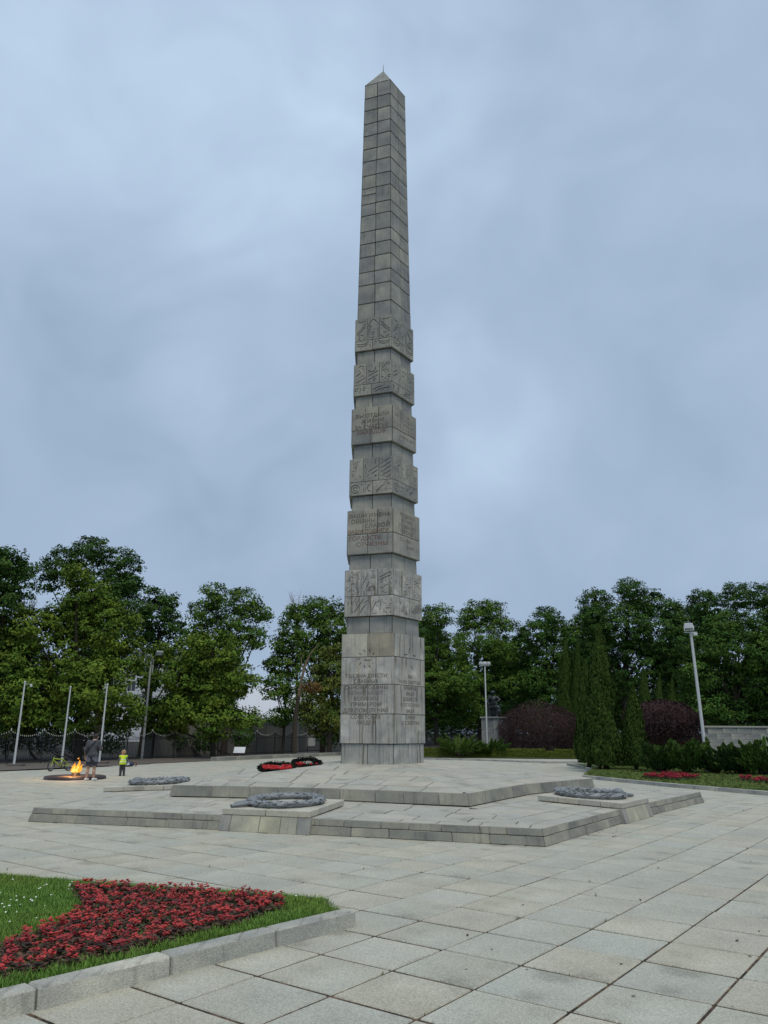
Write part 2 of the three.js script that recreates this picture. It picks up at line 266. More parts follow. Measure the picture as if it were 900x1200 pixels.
const lowPlatform = thing('pentagonal_platform', 'low five sided granite platform with battered walls under the star shaped step', 'platform', V(CX, 0, CZ - .28));
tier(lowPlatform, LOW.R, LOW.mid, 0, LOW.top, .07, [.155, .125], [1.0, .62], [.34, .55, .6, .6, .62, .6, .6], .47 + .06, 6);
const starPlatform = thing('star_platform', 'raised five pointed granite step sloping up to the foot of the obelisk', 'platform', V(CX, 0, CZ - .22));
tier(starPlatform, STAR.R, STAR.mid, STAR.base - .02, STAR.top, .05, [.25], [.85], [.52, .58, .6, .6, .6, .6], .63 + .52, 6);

// ================================================================ obelisk
const OBY = 1.0 - .04, obelisk = thing('obelisk', 'tall five sided granite obelisk with carved bands and a pyramid tip', 'obelisk', V(CX, OBY, CZ));
const obTones = [[.283, .288, .262], [.298, .302, .274], [.266, .272, .25], [.305, .308, .278], [.288, .291, .27], [.272, .277, .248]].map((t) => granite(...t));
const dieTones = [[.345, .342, .31], [.368, .362, .328], [.33, .33, .30], [.385, .38, .35]].map((t) => streaked(...t));
const yellowStone = granite(.335, .305, .235), paleStone = granite(.38, .37, .32), bandTones = [[.272, .276, .25], [.287, .289, .26], [.257, .262, .238], [.296, .294, .263]].map((t) => granite(...t)), warmBand = [[.305, .295, .25], [.315, .303, .257], [.295, .288, .245]].map((t) => granite(...t));
const corner = (k) => dir(PHI + (k - 1) * STEP);
const rear = []; let rearTone = (i) => [[.25, .258, .235], [.268, .276, .25], [.232, .242, .224]][i % 3];
const rearMat = M(GAIN, GAIN, GAIN, { map: obTex, vertexColors: true, roughness: .86 });
function facePanel(f, s0, s1, y0, y1, r0, r1, dep, bev, mat, gapS = .007, gapY = .008) {
  const a = corner(f), b = corner(f + 1), side = 1.1756 * (r0 + r1) / 2, gs = gapS / side;
  const P = (s, r, y) => V(mix(a[0], b[0], s) * r, y - OBY, mix(a[1], b[1], s) * r), S0 = s0 + (s0 < .01 ? Math.max(gs, .012 / side) : gs), S1 = s1 - (s1 > .99 ? Math.max(gs, .012 / side) : gs), di = dep / .809, j = rr(-.003, .003);
  const g = hexa([P(S0, r0 + j, y0 + gapY), P(S1, r0 + j, y0 + gapY), P(S1, r1 + j, y1 - gapY), P(S0, r1 + j, y1 - gapY), P(S0, r0 - di, y0 + gapY), P(S1, r0 - di, y0 + gapY), P(S1, r1 - di, y1 - gapY), P(S0, r1 - di, y1 - gapY)], bev);
  if (f > 1 && f < 5) { rear.push(tint(g, ...rearTone(Math.floor(R() * 9)))); return null; }
  return part('stone_block', g, mat, obelisk);
}
// carved panel: a backing block and a front leaf with real grooves cut through it
const CUT = .03;
function stroke(pts, w) { const L = [], Rr = []; pts.forEach((p, i) => { const a = pts[Math.max(0, i - 1)], b = pts[Math.min(pts.length - 1, i + 1)]; let tx = b[0] - a[0], ty = b[1] - a[1]; const l = Math.hypot(tx, ty) || 1; tx /= l; ty /= l; const k = w / 2 * (i === 0 || i === pts.length - 1 ? .45 : 1); L.push([p[0] - ty * k, p[1] + tx * k]); Rr.push([p[0] + ty * k, p[1] - tx * k]); }); return [...L, ...Rr.reverse()]; }
function runsInside(pts, x0, x1, y0, y1, m) { const dense = []; for (let i = 0; i + 1 < pts.length; i++) { const n = Math.max(1, Math.ceil(Math.hypot(pts[i + 1][0] - pts[i][0], pts[i + 1][1] - pts[i][1]) / .05)); for (let k = 0; k < n; k++) dense.push([mix(pts[i][0], pts[i + 1][0], k / n), mix(pts[i][1], pts[i + 1][1], k / n)]); } dense.push(pts[pts.length - 1]); const out = []; let cur = []; for (const p of dense) { if (p[0] > x0 + m && p[0] < x1 - m && p[1] > y0 + m && p[1] < y1 - m) cur.push(p); else { if (cur.length > 1) out.push(cur); cur = []; } } if (cur.length > 1) out.push(cur); return out; }
function near(a, b, d) { for (const p of a) for (const q of b) if ((p[0] - q[0]) ** 2 + (p[1] - q[1]) ** 2 < d * d) return true; return false; }
function carvedPanel(f, u0, u1, y0, y1, r, strokes, mat, w = .03, busy = 0) {
  const W2 = r * Math.sin(36 * D2R), s0 = (u0 + W2) / (2 * W2), s1 = (u1 + W2) / (2 * W2);
  facePanel(f, s0, s1, y0, y1, r - CUT / .809 - .001, r - CUT / .809 - .001, .2, .004, mat);
  if (f > 1 && f < 5) { facePanel(f, s0, s1, y0, y1, r, r, CUT, .006, mat); return; }
  const g = .0085, x0 = u0 + g + (s0 < .01 ? .004 : 0), x1 = u1 - g - (s1 > .99 ? .004 : 0), a0 = y0 + g, a1 = y1 - g;
  const sh = new THREE.Shape(); sh.moveTo(x0, a0); sh.lineTo(x1, a0); sh.lineTo(x1, a1); sh.lineTo(x0, a1); sh.closePath();
  const kept = [];
  const tryAdd = (run, ww) => { if (kept.some((k) => near(k, run, ww * 1.55))) return; kept.push(run); const o = stroke(run, ww); const h = new THREE.Path(); o.forEach(([x, y], i) => i ? h.lineTo(x, y) : h.moveTo(x, y)); h.closePath(); sh.holes.push(h); };
  strokes.forEach((st) => runsInside(st, x0, x1, a0, a1, .024).forEach((run) => tryAdd(run, w)));
  for (let i = 0; i < busy; i++) { let x = rr(x0, x1), y = rr(a0, a1), a = rr(0, 6.28), p = []; const c = rr(-9, 9), n = 3 + Math.floor(R() * 4); for (let k = 0; k < n; k++) { p.push([x, y]); x += Math.cos(a) * .045; y += Math.sin(a) * .045; a += c * .045; } const q = runsInside(p, x0, x1, a0, a1, .024); if (q.length === 1) tryAdd(q[0], rr(.012, .02)); }
  const eg = new THREE.ExtrudeGeometry(sh, { depth: CUT, bevelEnabled: false }); eg.deleteAttribute('uv');
  const th = PHI + (f - .5) * STEP, geo = eg.index ? eg.toNonIndexed() : eg; boxUv(geo, rr(0, 5), rr(0, 5));
  geo.translate(0, -OBY, r * .809 - CUT); geo.rotateY(th); part('stone_block', geo, mat, obelisk);
}
const COURSES = [14.54, 15.11, 15.8, 16.29, 16.87, 17.38, 17.87, 18.5, 18.96, 19.6, 20.13, 20.72, 21.25, 21.82, 22.35, 22.93, 23.47, 24.09];
const coreR = (y) => mix(.972, .806, (y - 14.54) / (24.09 - 14.54));
for (let f = 0; f < 5; f++) for (let c = 0; c + 1 < COURSES.length; c++) {
  const y0 = COURSES[c], y1 = COURSES[c + 1], sp = .5 + (h3(f, c, 2) - .5) * .03, o = (k) => (h3(f, c, k) - .5) * .0;
  if (f === 0 && c === 8) { facePanel(f, 0, sp, y0, y1 - .26, coreR(y0), coreR(y1 - .26), .2, .012, pick(obTones)); facePanel(f, 0, sp, y1 - .26, y1, coreR(y1 - .26), coreR(y1), .2, .012, pick(obTones)); }
  else facePanel(f, 0, sp, y0, y1, coreR(y0), coreR(y1), .2, .012, pick(obTones), .011, .012);
  facePanel(f, sp, 1, y0, y1, coreR(y0), coreR(y1), .2, .012, pick(obTones), .011, .012);
}
// bands: [bottom, split, top, radius, inscription?]
const BANDS = [[13.40, 13.74, 14.54, 1.046], [11.85, 12.21, 12.93, 1.068], [10.22, 10.67, 11.41, 1.118, 1], [8.58, 9.0, 9.74, 1.159], [6.77, 7.37, 8.12, 1.203, 1], [4.97, 5.54, 6.32, 1.249]];
const GAPS = [[12.93, 13.40, 1.012], [11.41, 11.85, 1.040], [9.74, 10.22, 1.074], [8.12, 8.58, 1.108], [6.32, 6.77, 1.155], [4.48, 4.97, 1.202]];
for (let f = 0; f < 5; f++) for (const [a, b, r] of GAPS) { const sp = .5 + rr(-.03, .03); facePanel(f, 0, sp, a, b, r - .045, r - .06, .2, .01, pick(obTones), .009); facePanel(f, sp, 1, a, b, r - .045, r - .06, .2, .01, pick(obTones), .009); }
const arc = (cx, cy, r, a0, a1, n = 8, ry = r) => [...Array(n + 1)].map((_, i) => { const a = mix(a0, a1, i / n) * D2R; return [cx + r * Math.cos(a), cy + ry * Math.sin(a)]; });
const starLine = (cx, cy, r) => { const o = []; for (let i = 0; i <= 10; i++) { const a = 90 + i * 36, q = i % 2 ? r * .42 : r; o.push([cx + q * Math.cos(a * D2R), cy + q * Math.sin(a * D2R)]); } return o; };
const segs = (l) => l.slice(1).map((p, i) => [[mix(l[i][0], p[0], .17), mix(l[i][1], p[1], .17)], [mix(l[i][0], p[0], .83), mix(l[i][1], p[1], .83)]]);
function bandStrokes(bi, f) {                             // grooves in metres: across from the face's middle, up from the band's bottom
  const b = BANDS[bi], W = b[3] * .5878, s = b[1] - b[0], T = b[2] - b[0], o = [];
  if (bi === 0) { for (const m of [-1, 1]) { o.push([[m * W * .92, s + .28], [m * W * .6, s + .47], [m * W * .36, s + .66]], [[m * W * .92, s + .20], [m * W * .62, s + .37], [m * W * .38, s + .54]], arc(m * W * .62, s + .16, .13, 200, 340, 6), arc(m * W * .62, s + .25, .05, 190, 350, 5), arc(m * W * .62, s + .02, .25, 205, 335, 8, .14), arc(m * W * .62, s - .06, .22, 205, 335, 8, .13), arc(m * W * .65, s + .72, .14, 200, 350, 6, .05)); } o.push([[-W * .27, s + .48], [-W * .24, s + .58], [0, s + .74], [W * .24, s + .58], [W * .27, s + .48]], [[-W * .25, s + .05], [-W * .25, s + .42]], [[W * .25, s + .05], [W * .25, s + .42]], arc(0, s + .22, .05, 0, 300, 7), [[-W * .2, s - .1], [0, s - .04], [W * .2, s - .1]]); }
  if (bi === 1) { if (f) { const st = starLine(W * .25, s + .30, .3); o.push(...segs(st)); o.push([[-W * .9, s + .2], [-W * .5, s + .36]], [[-W * .9, s + .33], [-W * .5, s + .50]]); } else { o.push([[-W * .9, s + .08], [-W * .4, s + .22], [W * .1, s + .36], [W * .3, s + .42]], [[-W * .55, s + .05], [0, s + .2], [W * .28, s + .28]], [[W * .38, s + .34], [W * .9, s + .64]], [[W * .38, s + .42], [W * .8, s + .68]], [[-W * .9, s + .3], [-W * .6, s + .42]], arc(-W * .6, s + .55, .1, 20, 160, 5), arc(-W * .05, s + .52, .12, 200, 380, 6)); for (let i = 0; i < 6; i++) o.push(arc(-W * .1 + i * .12, s + .09 + i * .02, .045, 0, 320, 7)); } for (let i = 0; i < 4; i++) o.push(arc(-W * .85 + i * .13, .2, .05, 0, 320, 7)); o.push([[-W * .1, .1], [W * .2, .2], [W * .6, .26]], [[W * .1, .08], [W * .5, .16], [W * .92, .17]]); }
  if (bi === 3) { if (!f) { for (let i = 0; i < 5; i++) o.push([[-W * .12 + i * .09, s + .30 - i * .085], [W * .92, s + .69 - i * .135]]); } else { o.push(arc(-W * .45, s + .4, .13, 0, 250, 8), [[-W * .3, s + .1], [-W * .25, s + .35]], arc(W * .2, s + .42, .1, 0, 300, 7), [[W * .5, s + .5], [W * .8, s + .2]]); } o.push(arc(-W * .72, .2, .13, 0, 330, 10), arc(-W * .72, .2, .06, 0, 320, 7), arc(W * .0, .2, .11, 0, 330, 9), [[-W * .52, .25], [-W * .2, .25]], [[-W * .52, .19], [-W * .2, .19]], [[W * .25, .1], [W * .6, .28]]); }
  if (bi === 5) { o.push([[W * .36, s + .5], [W * .9, s + .68]], [[W * .36, s + .42], [W * .85, s + .57]], [[-W * .28, s + .3], [-W * .05, s + .62]], [[-W * .1, s + .6], [W * .28, s + .66]], [[-W * .15, s + .1], [0, s + .3], [W * .2, s + .34]], [[-W * .6, .1], [-W * .4, .3], [-W * .2, .5]], [[-W * .35, .1], [-W * .12, .34]], [[W * .1, .1], [W * .3, .4]], [[W * .45, .12], [W * .5, .42]], [[W * .65, .2], [W * .9, .2]]); }
  return o.map((l) => l.map(([x, y]) => [x, y + b[0]]));
}
BANDS.forEach((b, bi) => { for (let f = 0; f < 5; f++) {
  const [y0, ys, y1, r, text] = b, W = r * .5878, st = f < 2 && !text ? bandStrokes(bi, f) : [], tones = text ? warmBand : bi === 5 ? dieTones : bandTones, busy = f < 2 && !text ? [14, 30, 0, 36, 0, 60][bi] : 0;
  const cut = [-W, -W * .34 + rr(-.02, .02), W * .34 + rr(-.02, .02), W];
  for (let i = 0; i < 3; i++) text ? facePanel(f, (cut[i] + W) / 2 / W, (cut[i + 1] + W) / 2 / W, ys, y1, r, r, .25, .008, pick(tones)) : carvedPanel(f, cut[i], cut[i + 1], ys, y1, r, st, pick(tones), .026, busy);
  const mid = rr(-.06, .06); text ? (facePanel(f, 0, .5 + mid, y0, ys, r, r, .25, .008, pick(bandTones)), facePanel(f, .5 + mid, 1, y0, ys, r, r, .25, .008, pick(bandTones))) : (carvedPanel(f, -W, mid, y0, ys, r, st, pick(tones), .026, busy), carvedPanel(f, mid, W, y0, ys, r, st, pick(tones), .026, busy));
} });
// die and foot
const DIE = [[3.83, 4.48, [0, .5, 1], [0, 1]], [3.08, 3.83, [0, .66, 1], [0, 1]], [2.30, 3.08, [0, .5, 1], [0, .55, 1]], [1.53, 2.30, [0, .36, .66, 1], [0, .35, .7, 1]]];
const dieR = (y) => mix(1.318, 1.302, (4.48 - y) / 3) ;
const emblem = []; { const c = [-.02, 3.78]; for (let i = 0; i < 10; i++) { const a = (i * 36 + 8) * D2R, a2 = a + 18 * D2R, a3 = a + 36 * D2R; emblem.push([[c[0] + .29 * Math.cos(a), c[1] + .27 * Math.sin(a)], [c[0] + .18 * Math.cos(a2), c[1] + .16 * Math.sin(a2)]], [[c[0] + .2 * Math.cos(a2 + .09), c[1] + .18 * Math.sin(a2 + .09)], [c[0] + .29 * Math.cos(a3 - .07), c[1] + .27 * Math.sin(a3 - .07)]]); } emblem.push([[-.1, 3.74], [.1, 3.74]]); }
const dieStar = segs(starLine(.0, 3.80, .36)).filter((_, i) => ![2, 7].includes(i));
DIE.forEach(([y0, y1, cl, cr], i) => { for (let f = 0; f < 5; f++) {
  const r = 1.312, W = r * .5878, c = f % 2 ? cr : cl;
  for (let k = 0; k + 1 < c.length; k++) { const mat = f === 0 && i === 0 ? (k ? yellowStone : paleStone) : f === 1 && i === 0 ? dieTones[1] : pick(dieTones);
    if (i < 2) carvedPanel(f, mix(-W, W, c[k]), mix(-W, W, c[k + 1]), y0, y1, r, f === 0 ? emblem : f === 1 ? dieStar : [], mat, .034, 0); else facePanel(f, c[k], c[k + 1], y0, y1, r, r, .25, .01, mat); }
} });
for (let f = 0; f < 5; f++) { const c = [0, .52 + rr(-.05, .05), 1]; for (let k = 0; k < 2; k++) facePanel(f, c[k], c[k + 1], .86, 1.53, 1.268, 1.262, .25, .01, pick(dieTones)); }
{ // pyramid tip, core, lightning rod
  const yb = 24.09, ya = 25.27, r = coreR(yb) + .006;
  for (let f = 0; f < 5; f++) { const a = corner(f), b = corner(f + 1), g = chamfered([V(a[0] * r, yb - OBY, a[1] * r), V(b[0] * r, yb - OBY, b[1] * r), V(0, ya - OBY, 0), V(0, yb - OBY, 0)], [[0, 1, 2], [0, 1, 3], [1, 2, 3], [0, 2, 3]], .004); part('cap_stone', g, pick(obTones), obelisk); }
  const pr = [[1.15, 1.0], [1.15, 4.5], [.98, 4.5], [.79, 14.6], [.62, 24.05]]; const cg = new THREE.CylinderGeometry(.62, .85, 23.1, 5, 1); cg.rotateY(PHI); cg.translate(0, 24.05 - OBY - 11.55, 0); part('inner_core', cg, M(.24, .23, .205, { roughness: 1 }), obelisk);
  part('lightning_rod', rod(V(0, ya - .05 - OBY, 0), V(0, ya + .27 - OBY, 0), .016, .006), M(.12, .12, .12, { metalness: .6, roughness: .5 }), obelisk);
  if (rear.length) part('rear_stonework', mergeGeometries(rear), rearMat, obelisk, 'stuff');
}
// inscriptions, painted in the cut letters
const font = await new FontLoader().loadAsync('fonts/droid/droid_sans_regular.typeface.json');
const inkBrown = M(.13, .105, .08, { roughness: .95 }), inkRed = M(.17, .09, .065, { roughness: .95 }), inkPale = M(.17, .16, .135, { roughness: .95 });
function line(f, r, text, u, y, size, mat, anchor = 'middle', stretch = 1) {
  const g = new TextGeometry(text, { font, size, depth: .003, curveSegments: 2 }); g.computeBoundingBox(); const w = g.boundingBox.max.x * stretch; g.scale(stretch, 1, 1);
  g.translate(u - (anchor === 'middle' ? w / 2 : anchor === 'end' ? w : 0), y - OBY, r * .809 + .0005); g.rotateY(PHI + (f - .5) * STEP); g.deleteAttribute('uv'); part('inscription', g, mat, obelisk);
}
{
  const b3 = 1.118, b5 = 1.203, d = 1.312;
  line(0, b3, 'ВЫ ОТДАЛИ', .0, 11.07, .125, inkBrown, 'middle', 1.12); line(0, b3, 'ЖИЗНИ', .02, 10.89, .125, inkBrown, 'middle', 1.2); line(0, b3, 'ЗА СЧАСТЬЕ', -.02, 10.705, .125, inkBrown, 'middle', 1.12); line(0, b3, 'НАРОДОВ', -.02, 10.52, .125, inkRed, 'middle', 1.15);
  ['ЗА', 'НАШУ', 'СВОБОДУ', 'И СЧАСТЬЕ'].forEach((t, i) => line(1, b3, t, .18, 11.18 - i * .15, .09, inkPale)); line(1, b3, 'ВЫ', -.42, 11.08, .1, inkBrown); line(1, b3, 'ПАЛИ В БОЮ', .12, 10.46, .09, inkPale);
  line(0, b5, 'ВАШИ ИМЕНА', -.02, 7.87, .125, inkBrown, 'middle', 1.1); line(0, b5, 'ОВЕЯНЫ', -.22, 7.705, .125, inkBrown, 'middle', 1.1); line(0, b5, 'СЛАВОЙ', .22, 7.55, .125, inkBrown, 'middle', 1.15); line(0, b5, 'ВАШИ ПОДВИГИ', -.06, 7.395, .115, inkRed); line(0, b5, 'ГОРДОСТЬ', -.16, 7.19, .125, inkRed, 'middle', 1.15); line(0, b5, 'ОТЧИЗНЫ', .06, 7.0, .13, inkRed, 'middle', 1.15);
  ['РОДИНА', 'ВЕЧНО', 'ПОМНИТ', 'ГЕРОЕВ'].forEach((t, i) => line(1, b5, t, rr(-.05, .1), 7.93 - i * .165, .115, inkPale, 'middle', 1.25)); line(1, b5, 'СЛАВА', -.08, 7.19, .11, inkPale, 'middle', 1.2); line(1, b5, 'ВАМ', .16, 7.0, .11, inkPale, 'middle', 1.2);
  [['ТЫСЯЧА ДВЕСТИ', 3.27], ['СЛАВНЫХ', 3.12], ['СЫНОВ РОДИНЫ', 2.96], ['ВЕЧНО БУДУТ', 2.81], ['ВЕЛИКИМ', 2.66], ['ПРИМЕРОМ', 2.505], ['ДЛЯ ПОКОЛЕНИЙ', 2.35], ['СОВЕТСКИХ', 2.18], ['ЛЮДЕЙ', 2.03]].forEach(([t, y], i) => line(0, d, t, -.04, y, .105, i === 3 || i === 4 ? inkPale : inkBrown, 'middle', 1.08));
  [['ВЫ', 3.27], ['ПАЛИ СМЕРТЬЮ', 3.12], ['ХРАБРЫХ', 2.96], ['ВАША', 2.81], ['ДОБЛЕСТЬ', 2.66], ['НЕПОБЕДИМА', 2.505], ['ВАША', 2.35], ['СЛАВА', 2.18], ['БЕССМЕРТНА', 2.03]].forEach(([t, y], i) => line(1, d, t, 0, y, .1, i === 5 ? inkPale : inkBrown, 'middle', 1.05));
}

// ================================================================ slabs and bronze wreaths on the platform's five sides
const bronze = M(.23, .245, .255, { roughness: .55, metalness: .1 }), bronzeDark = M(.19, .205, .215, { roughness: .6, metalness: .15 });
function makeWreath() {
  const g = []; const rx = .70, rz = .74;
  const P = (a, r, h) => V(Math.cos(a) * (rx + r), h, Math.sin(a) * (rz + r));
  const tor = new THREE.TorusGeometry(1, .058, 10, 60); tor.rotateX(Math.PI / 2); tor.scale(1, 1, 1); { const p = tor.attributes.position; for (let i = 0; i < p.count; i++) { const x = p.getX(i), y = p.getY(i), z = p.getZ(i), a = Math.atan2(z, x), r = Math.hypot(x, z) - 1; const n = 1 + .18 * Math.sin(a * 23 + y * 30); const q = P(a, r * n, y * n * 1.05 + .052); p.setXYZ(i, q.x, q.y, q.z); } tor.computeVertexNormals(); } tor.deleteAttribute('uv'); g.push(tor);
  const leaf = new THREE.SphereGeometry(1, 6, 4); leaf.deleteAttribute('uv');
  for (let i = 0; i < 190; i++) { const a = rr(0, 6.283), q = rr(-.3, 3.4), r = Math.cos(q) * .066, h = .055 + Math.sin(q) * .052, l = leaf.clone(); l.scale(.075, .014, .028); l.rotateZ(rr(-.5, .5)); l.rotateY(-a - Math.PI / 2 + rr(-.7, .7)); const p = P(a, r, h); l.translate(p.x, p.y, p.z); g.push(l); }
  return merge(g);
}
const wreathGeo = makeWreath();
function ribbonGeo() { const out = []; for (const [sgn, len] of [[1, .42], [-1, .36]]) { const pts = [V(0, .1, sgn * .04), V(-.16, .07, sgn * .12), V(-len, .04, sgn * .16 + .04)]; const c = limb(pts, .075, .05, 8); c.scale(1, .62, 1); out.push(c); } const k = new THREE.SphereGeometry(.11, 10, 8); k.scale(1.1, .7, 1.3); k.translate(0, .1, 0); k.deleteAttribute('uv'); out.push(k); return merge(out); }
const rib = ribbonGeo();
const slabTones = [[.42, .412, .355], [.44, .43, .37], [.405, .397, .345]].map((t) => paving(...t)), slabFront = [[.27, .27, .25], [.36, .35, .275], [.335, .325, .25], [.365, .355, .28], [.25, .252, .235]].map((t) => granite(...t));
const slabNames = ['between the flower bed and the star step', 'on the platform side facing the thuja trees', 'on the platform side behind the red flower wreaths', 'on the hidden rear side of the platform', 'on the platform side facing the eternal flame'];
for (const k of [0, 1, 4]) {
  const order = [0, 1, 2, 3, 4][k], th = PHI + (k - .5) * STEP;   // k=0 is the side facing the flower bed
  const s = thing('wreath_slab', ['raised granite slab with pale front stones facing the flower bed', 'raised granite slab facing the kerb with the thuja trees', 'raised granite slab facing the purple bushes', 'raised granite slab facing the iron fence', 'raised granite slab facing the eternal flame'][k], 'stone slab', V(CX + Math.sin(th) * 5.9, .2, CZ + Math.cos(th) * 5.9), th);
  const w = .92, zf = LOW.mid - .28 * Math.cos(th) - 5.9 + .05, zb = -.74, yf = .205, yb = .275, top = (z) => mix(yb, yf, (z - zb) / (zf - zb)), T = .115;
  // top stones in three strips
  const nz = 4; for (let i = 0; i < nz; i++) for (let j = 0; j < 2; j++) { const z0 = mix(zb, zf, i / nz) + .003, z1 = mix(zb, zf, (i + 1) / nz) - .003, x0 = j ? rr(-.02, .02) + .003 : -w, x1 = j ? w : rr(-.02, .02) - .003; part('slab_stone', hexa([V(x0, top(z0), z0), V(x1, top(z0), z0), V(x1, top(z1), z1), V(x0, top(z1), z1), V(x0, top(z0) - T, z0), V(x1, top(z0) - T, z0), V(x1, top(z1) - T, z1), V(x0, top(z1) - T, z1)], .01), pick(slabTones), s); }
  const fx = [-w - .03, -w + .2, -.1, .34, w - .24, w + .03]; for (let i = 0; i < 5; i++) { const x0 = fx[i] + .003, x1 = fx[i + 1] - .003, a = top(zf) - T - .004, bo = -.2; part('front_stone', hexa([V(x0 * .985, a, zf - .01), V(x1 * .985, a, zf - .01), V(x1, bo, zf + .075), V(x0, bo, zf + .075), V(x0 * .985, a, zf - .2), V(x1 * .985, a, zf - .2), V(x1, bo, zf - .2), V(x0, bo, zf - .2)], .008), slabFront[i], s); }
  const b = thing('bronze_wreath', ['grey bronze laurel wreath on the pale fronted slab by the flower bed', 'grey bronze laurel wreath on the slab facing the thuja trees', 'grey bronze laurel wreath on the slab facing the purple bushes', 'grey bronze laurel wreath on the slab facing the iron fence', 'grey bronze laurel wreath on the slab facing the eternal flame'][k], 'wreath', V(CX + Math.sin(th) * 6.06, .2 + top(.16) + .012, CZ + Math.cos(th) * 6.06), th);
  b.rotation.order = 'YXZ'; b.rotation.x = -Math.atan2(yf - yb, zf - zb);
  const turn = [-.35, .15, 0, 0, .2][k]; const rg = part('laurel_ring', wreathGeo, bronze, b); rg.rotation.y = turn; rg.scale.set(1, 1, 1); const rb = part('ribbon', rib, bronzeDark, b); rb.rotation.y = [.5, Math.PI - .3, 0, 0, 0][k]; rb.position.set(...[[-.5, 0, .5], [.45, 0, .5], [0, 0, .6], [0, 0, .6], [0, 0, .6]][k]);
}

// ================================================================ flower bed by the camera
function sheet(pts, y, mat, name, label, category, bumpy = 0, res = .25) {             // a triangulated outline draped at height y
  const s = new THREE.Shape(pts.map((p) => new THREE.Vector2(p.x, -p.z))); const g = new THREE.ShapeGeometry(s); g.rotateX(-Math.PI / 2); g.translate(0, y, 0); const p = g.attributes.position, uv = g.attributes.uv; for (let i = 0; i < p.count; i++) uv.setXY(i, p.getX(i), p.getZ(i)); g.computeVertexNormals(); return structure(name, g, mat, label, category);
}
const inPoly = (x, z, poly) => { let c = false; for (let i = 0, j = poly.length - 1; i < poly.length; j = i++) { const a = poly[i], b = poly[j]; if ((a.z > z) !== (b.z > z) && x < (b.x - a.x) * (z - a.z) / (b.z - a.z) + a.x) c = !c; } return c; };
function scatter(poly, n, fn) { let x0 = 1e9, x1 = -1e9, z0 = 1e9, z1 = -1e9; for (const p of poly) { x0 = Math.min(x0, p.x); x1 = Math.max(x1, p.x); z0 = Math.min(z0, p.z); z1 = Math.max(z1, p.z); } let k = 0, t = 0; while (k < n && t++ < n * 40) { const x = rr(x0, x1), z = rr(z0, z1); if (inPoly(x, z, poly)) { fn(x, z, k); k++; } } }
const lawnMat = M(.20, .24, .12, { map: lawnTex, roughness: 1 });
function tuft(n, h, spread, w) { const P = [], N = []; for (let i = 0; i < n; i++) { const a = rr(0, 6.28), r = rr(0, spread), x = Math.cos(a) * r, z = Math.sin(a) * r, t = rr(0, 6.28), hh = h * rr(.55, 1.1), lx = Math.cos(t) * hh * rr(.2, .8), lz = Math.sin(t) * hh * rr(.2, .8), wx = -Math.sin(t) * w, wz = Math.cos(t) * w; P.push(x - wx, 0, z - wz, x + wx, 0, z + wz, x + lx * .35 + wx * .8, hh * .6, z + lz * .35 + wz * .8, x - wx, 0, z - wz, x + lx * .35 + wx * .8, hh * .6, z + lz * .35 + wz * .8, x + lx * .35 - wx * .8, hh * .6, z + lz * .35 - wz * .8, x + lx * .35 - wx * .8, hh * .6, z + lz * .35 - wz * .8, x + lx * .35 + wx * .8, hh * .6, z + lz * .35 + wz * .8, x + lx, hh, z + lz); } const g = new THREE.BufferGeometry(); g.setAttribute('position', new THREE.Float32BufferAttribute(P, 3)); g.computeVertexNormals(); return g; }
function grassPatch(name, label, poly, y, n, h, w, mat, hue, skip) {
  const t = tuft(9, h, .05, w), m = new THREE.InstancedMesh(t, mat, n), q = new THREE.Object3D(), c = new THREE.Color(); let k = 0;
  scatter(poly, n, (x, z, i) => { if (skip && skip(x, z)) { q.scale.setScalar(0.001); q.position.set(x, y - .05, z); } else { q.position.set(x, y, z); q.scale.setScalar(rr(.7, 1.25)); } q.rotation.set(0, rr(0, 6.28), 0); q.updateMatrix(); m.setMatrixAt(i, q.matrix); const l = rr(.75, 1.2), pa = fbm3(x * .9, 0, z * .9, 3); c.setRGB(hue[0] * l * mix(.8, 1.35, pa), hue[1] * l, hue[2] * l); m.setColorAt(i, c); k = i + 1; });
  m.count = k; m.name = numbered(name); scene.add(m); return tag(m, label, 'grass', null, 'stuff');
}
const KH = .14;
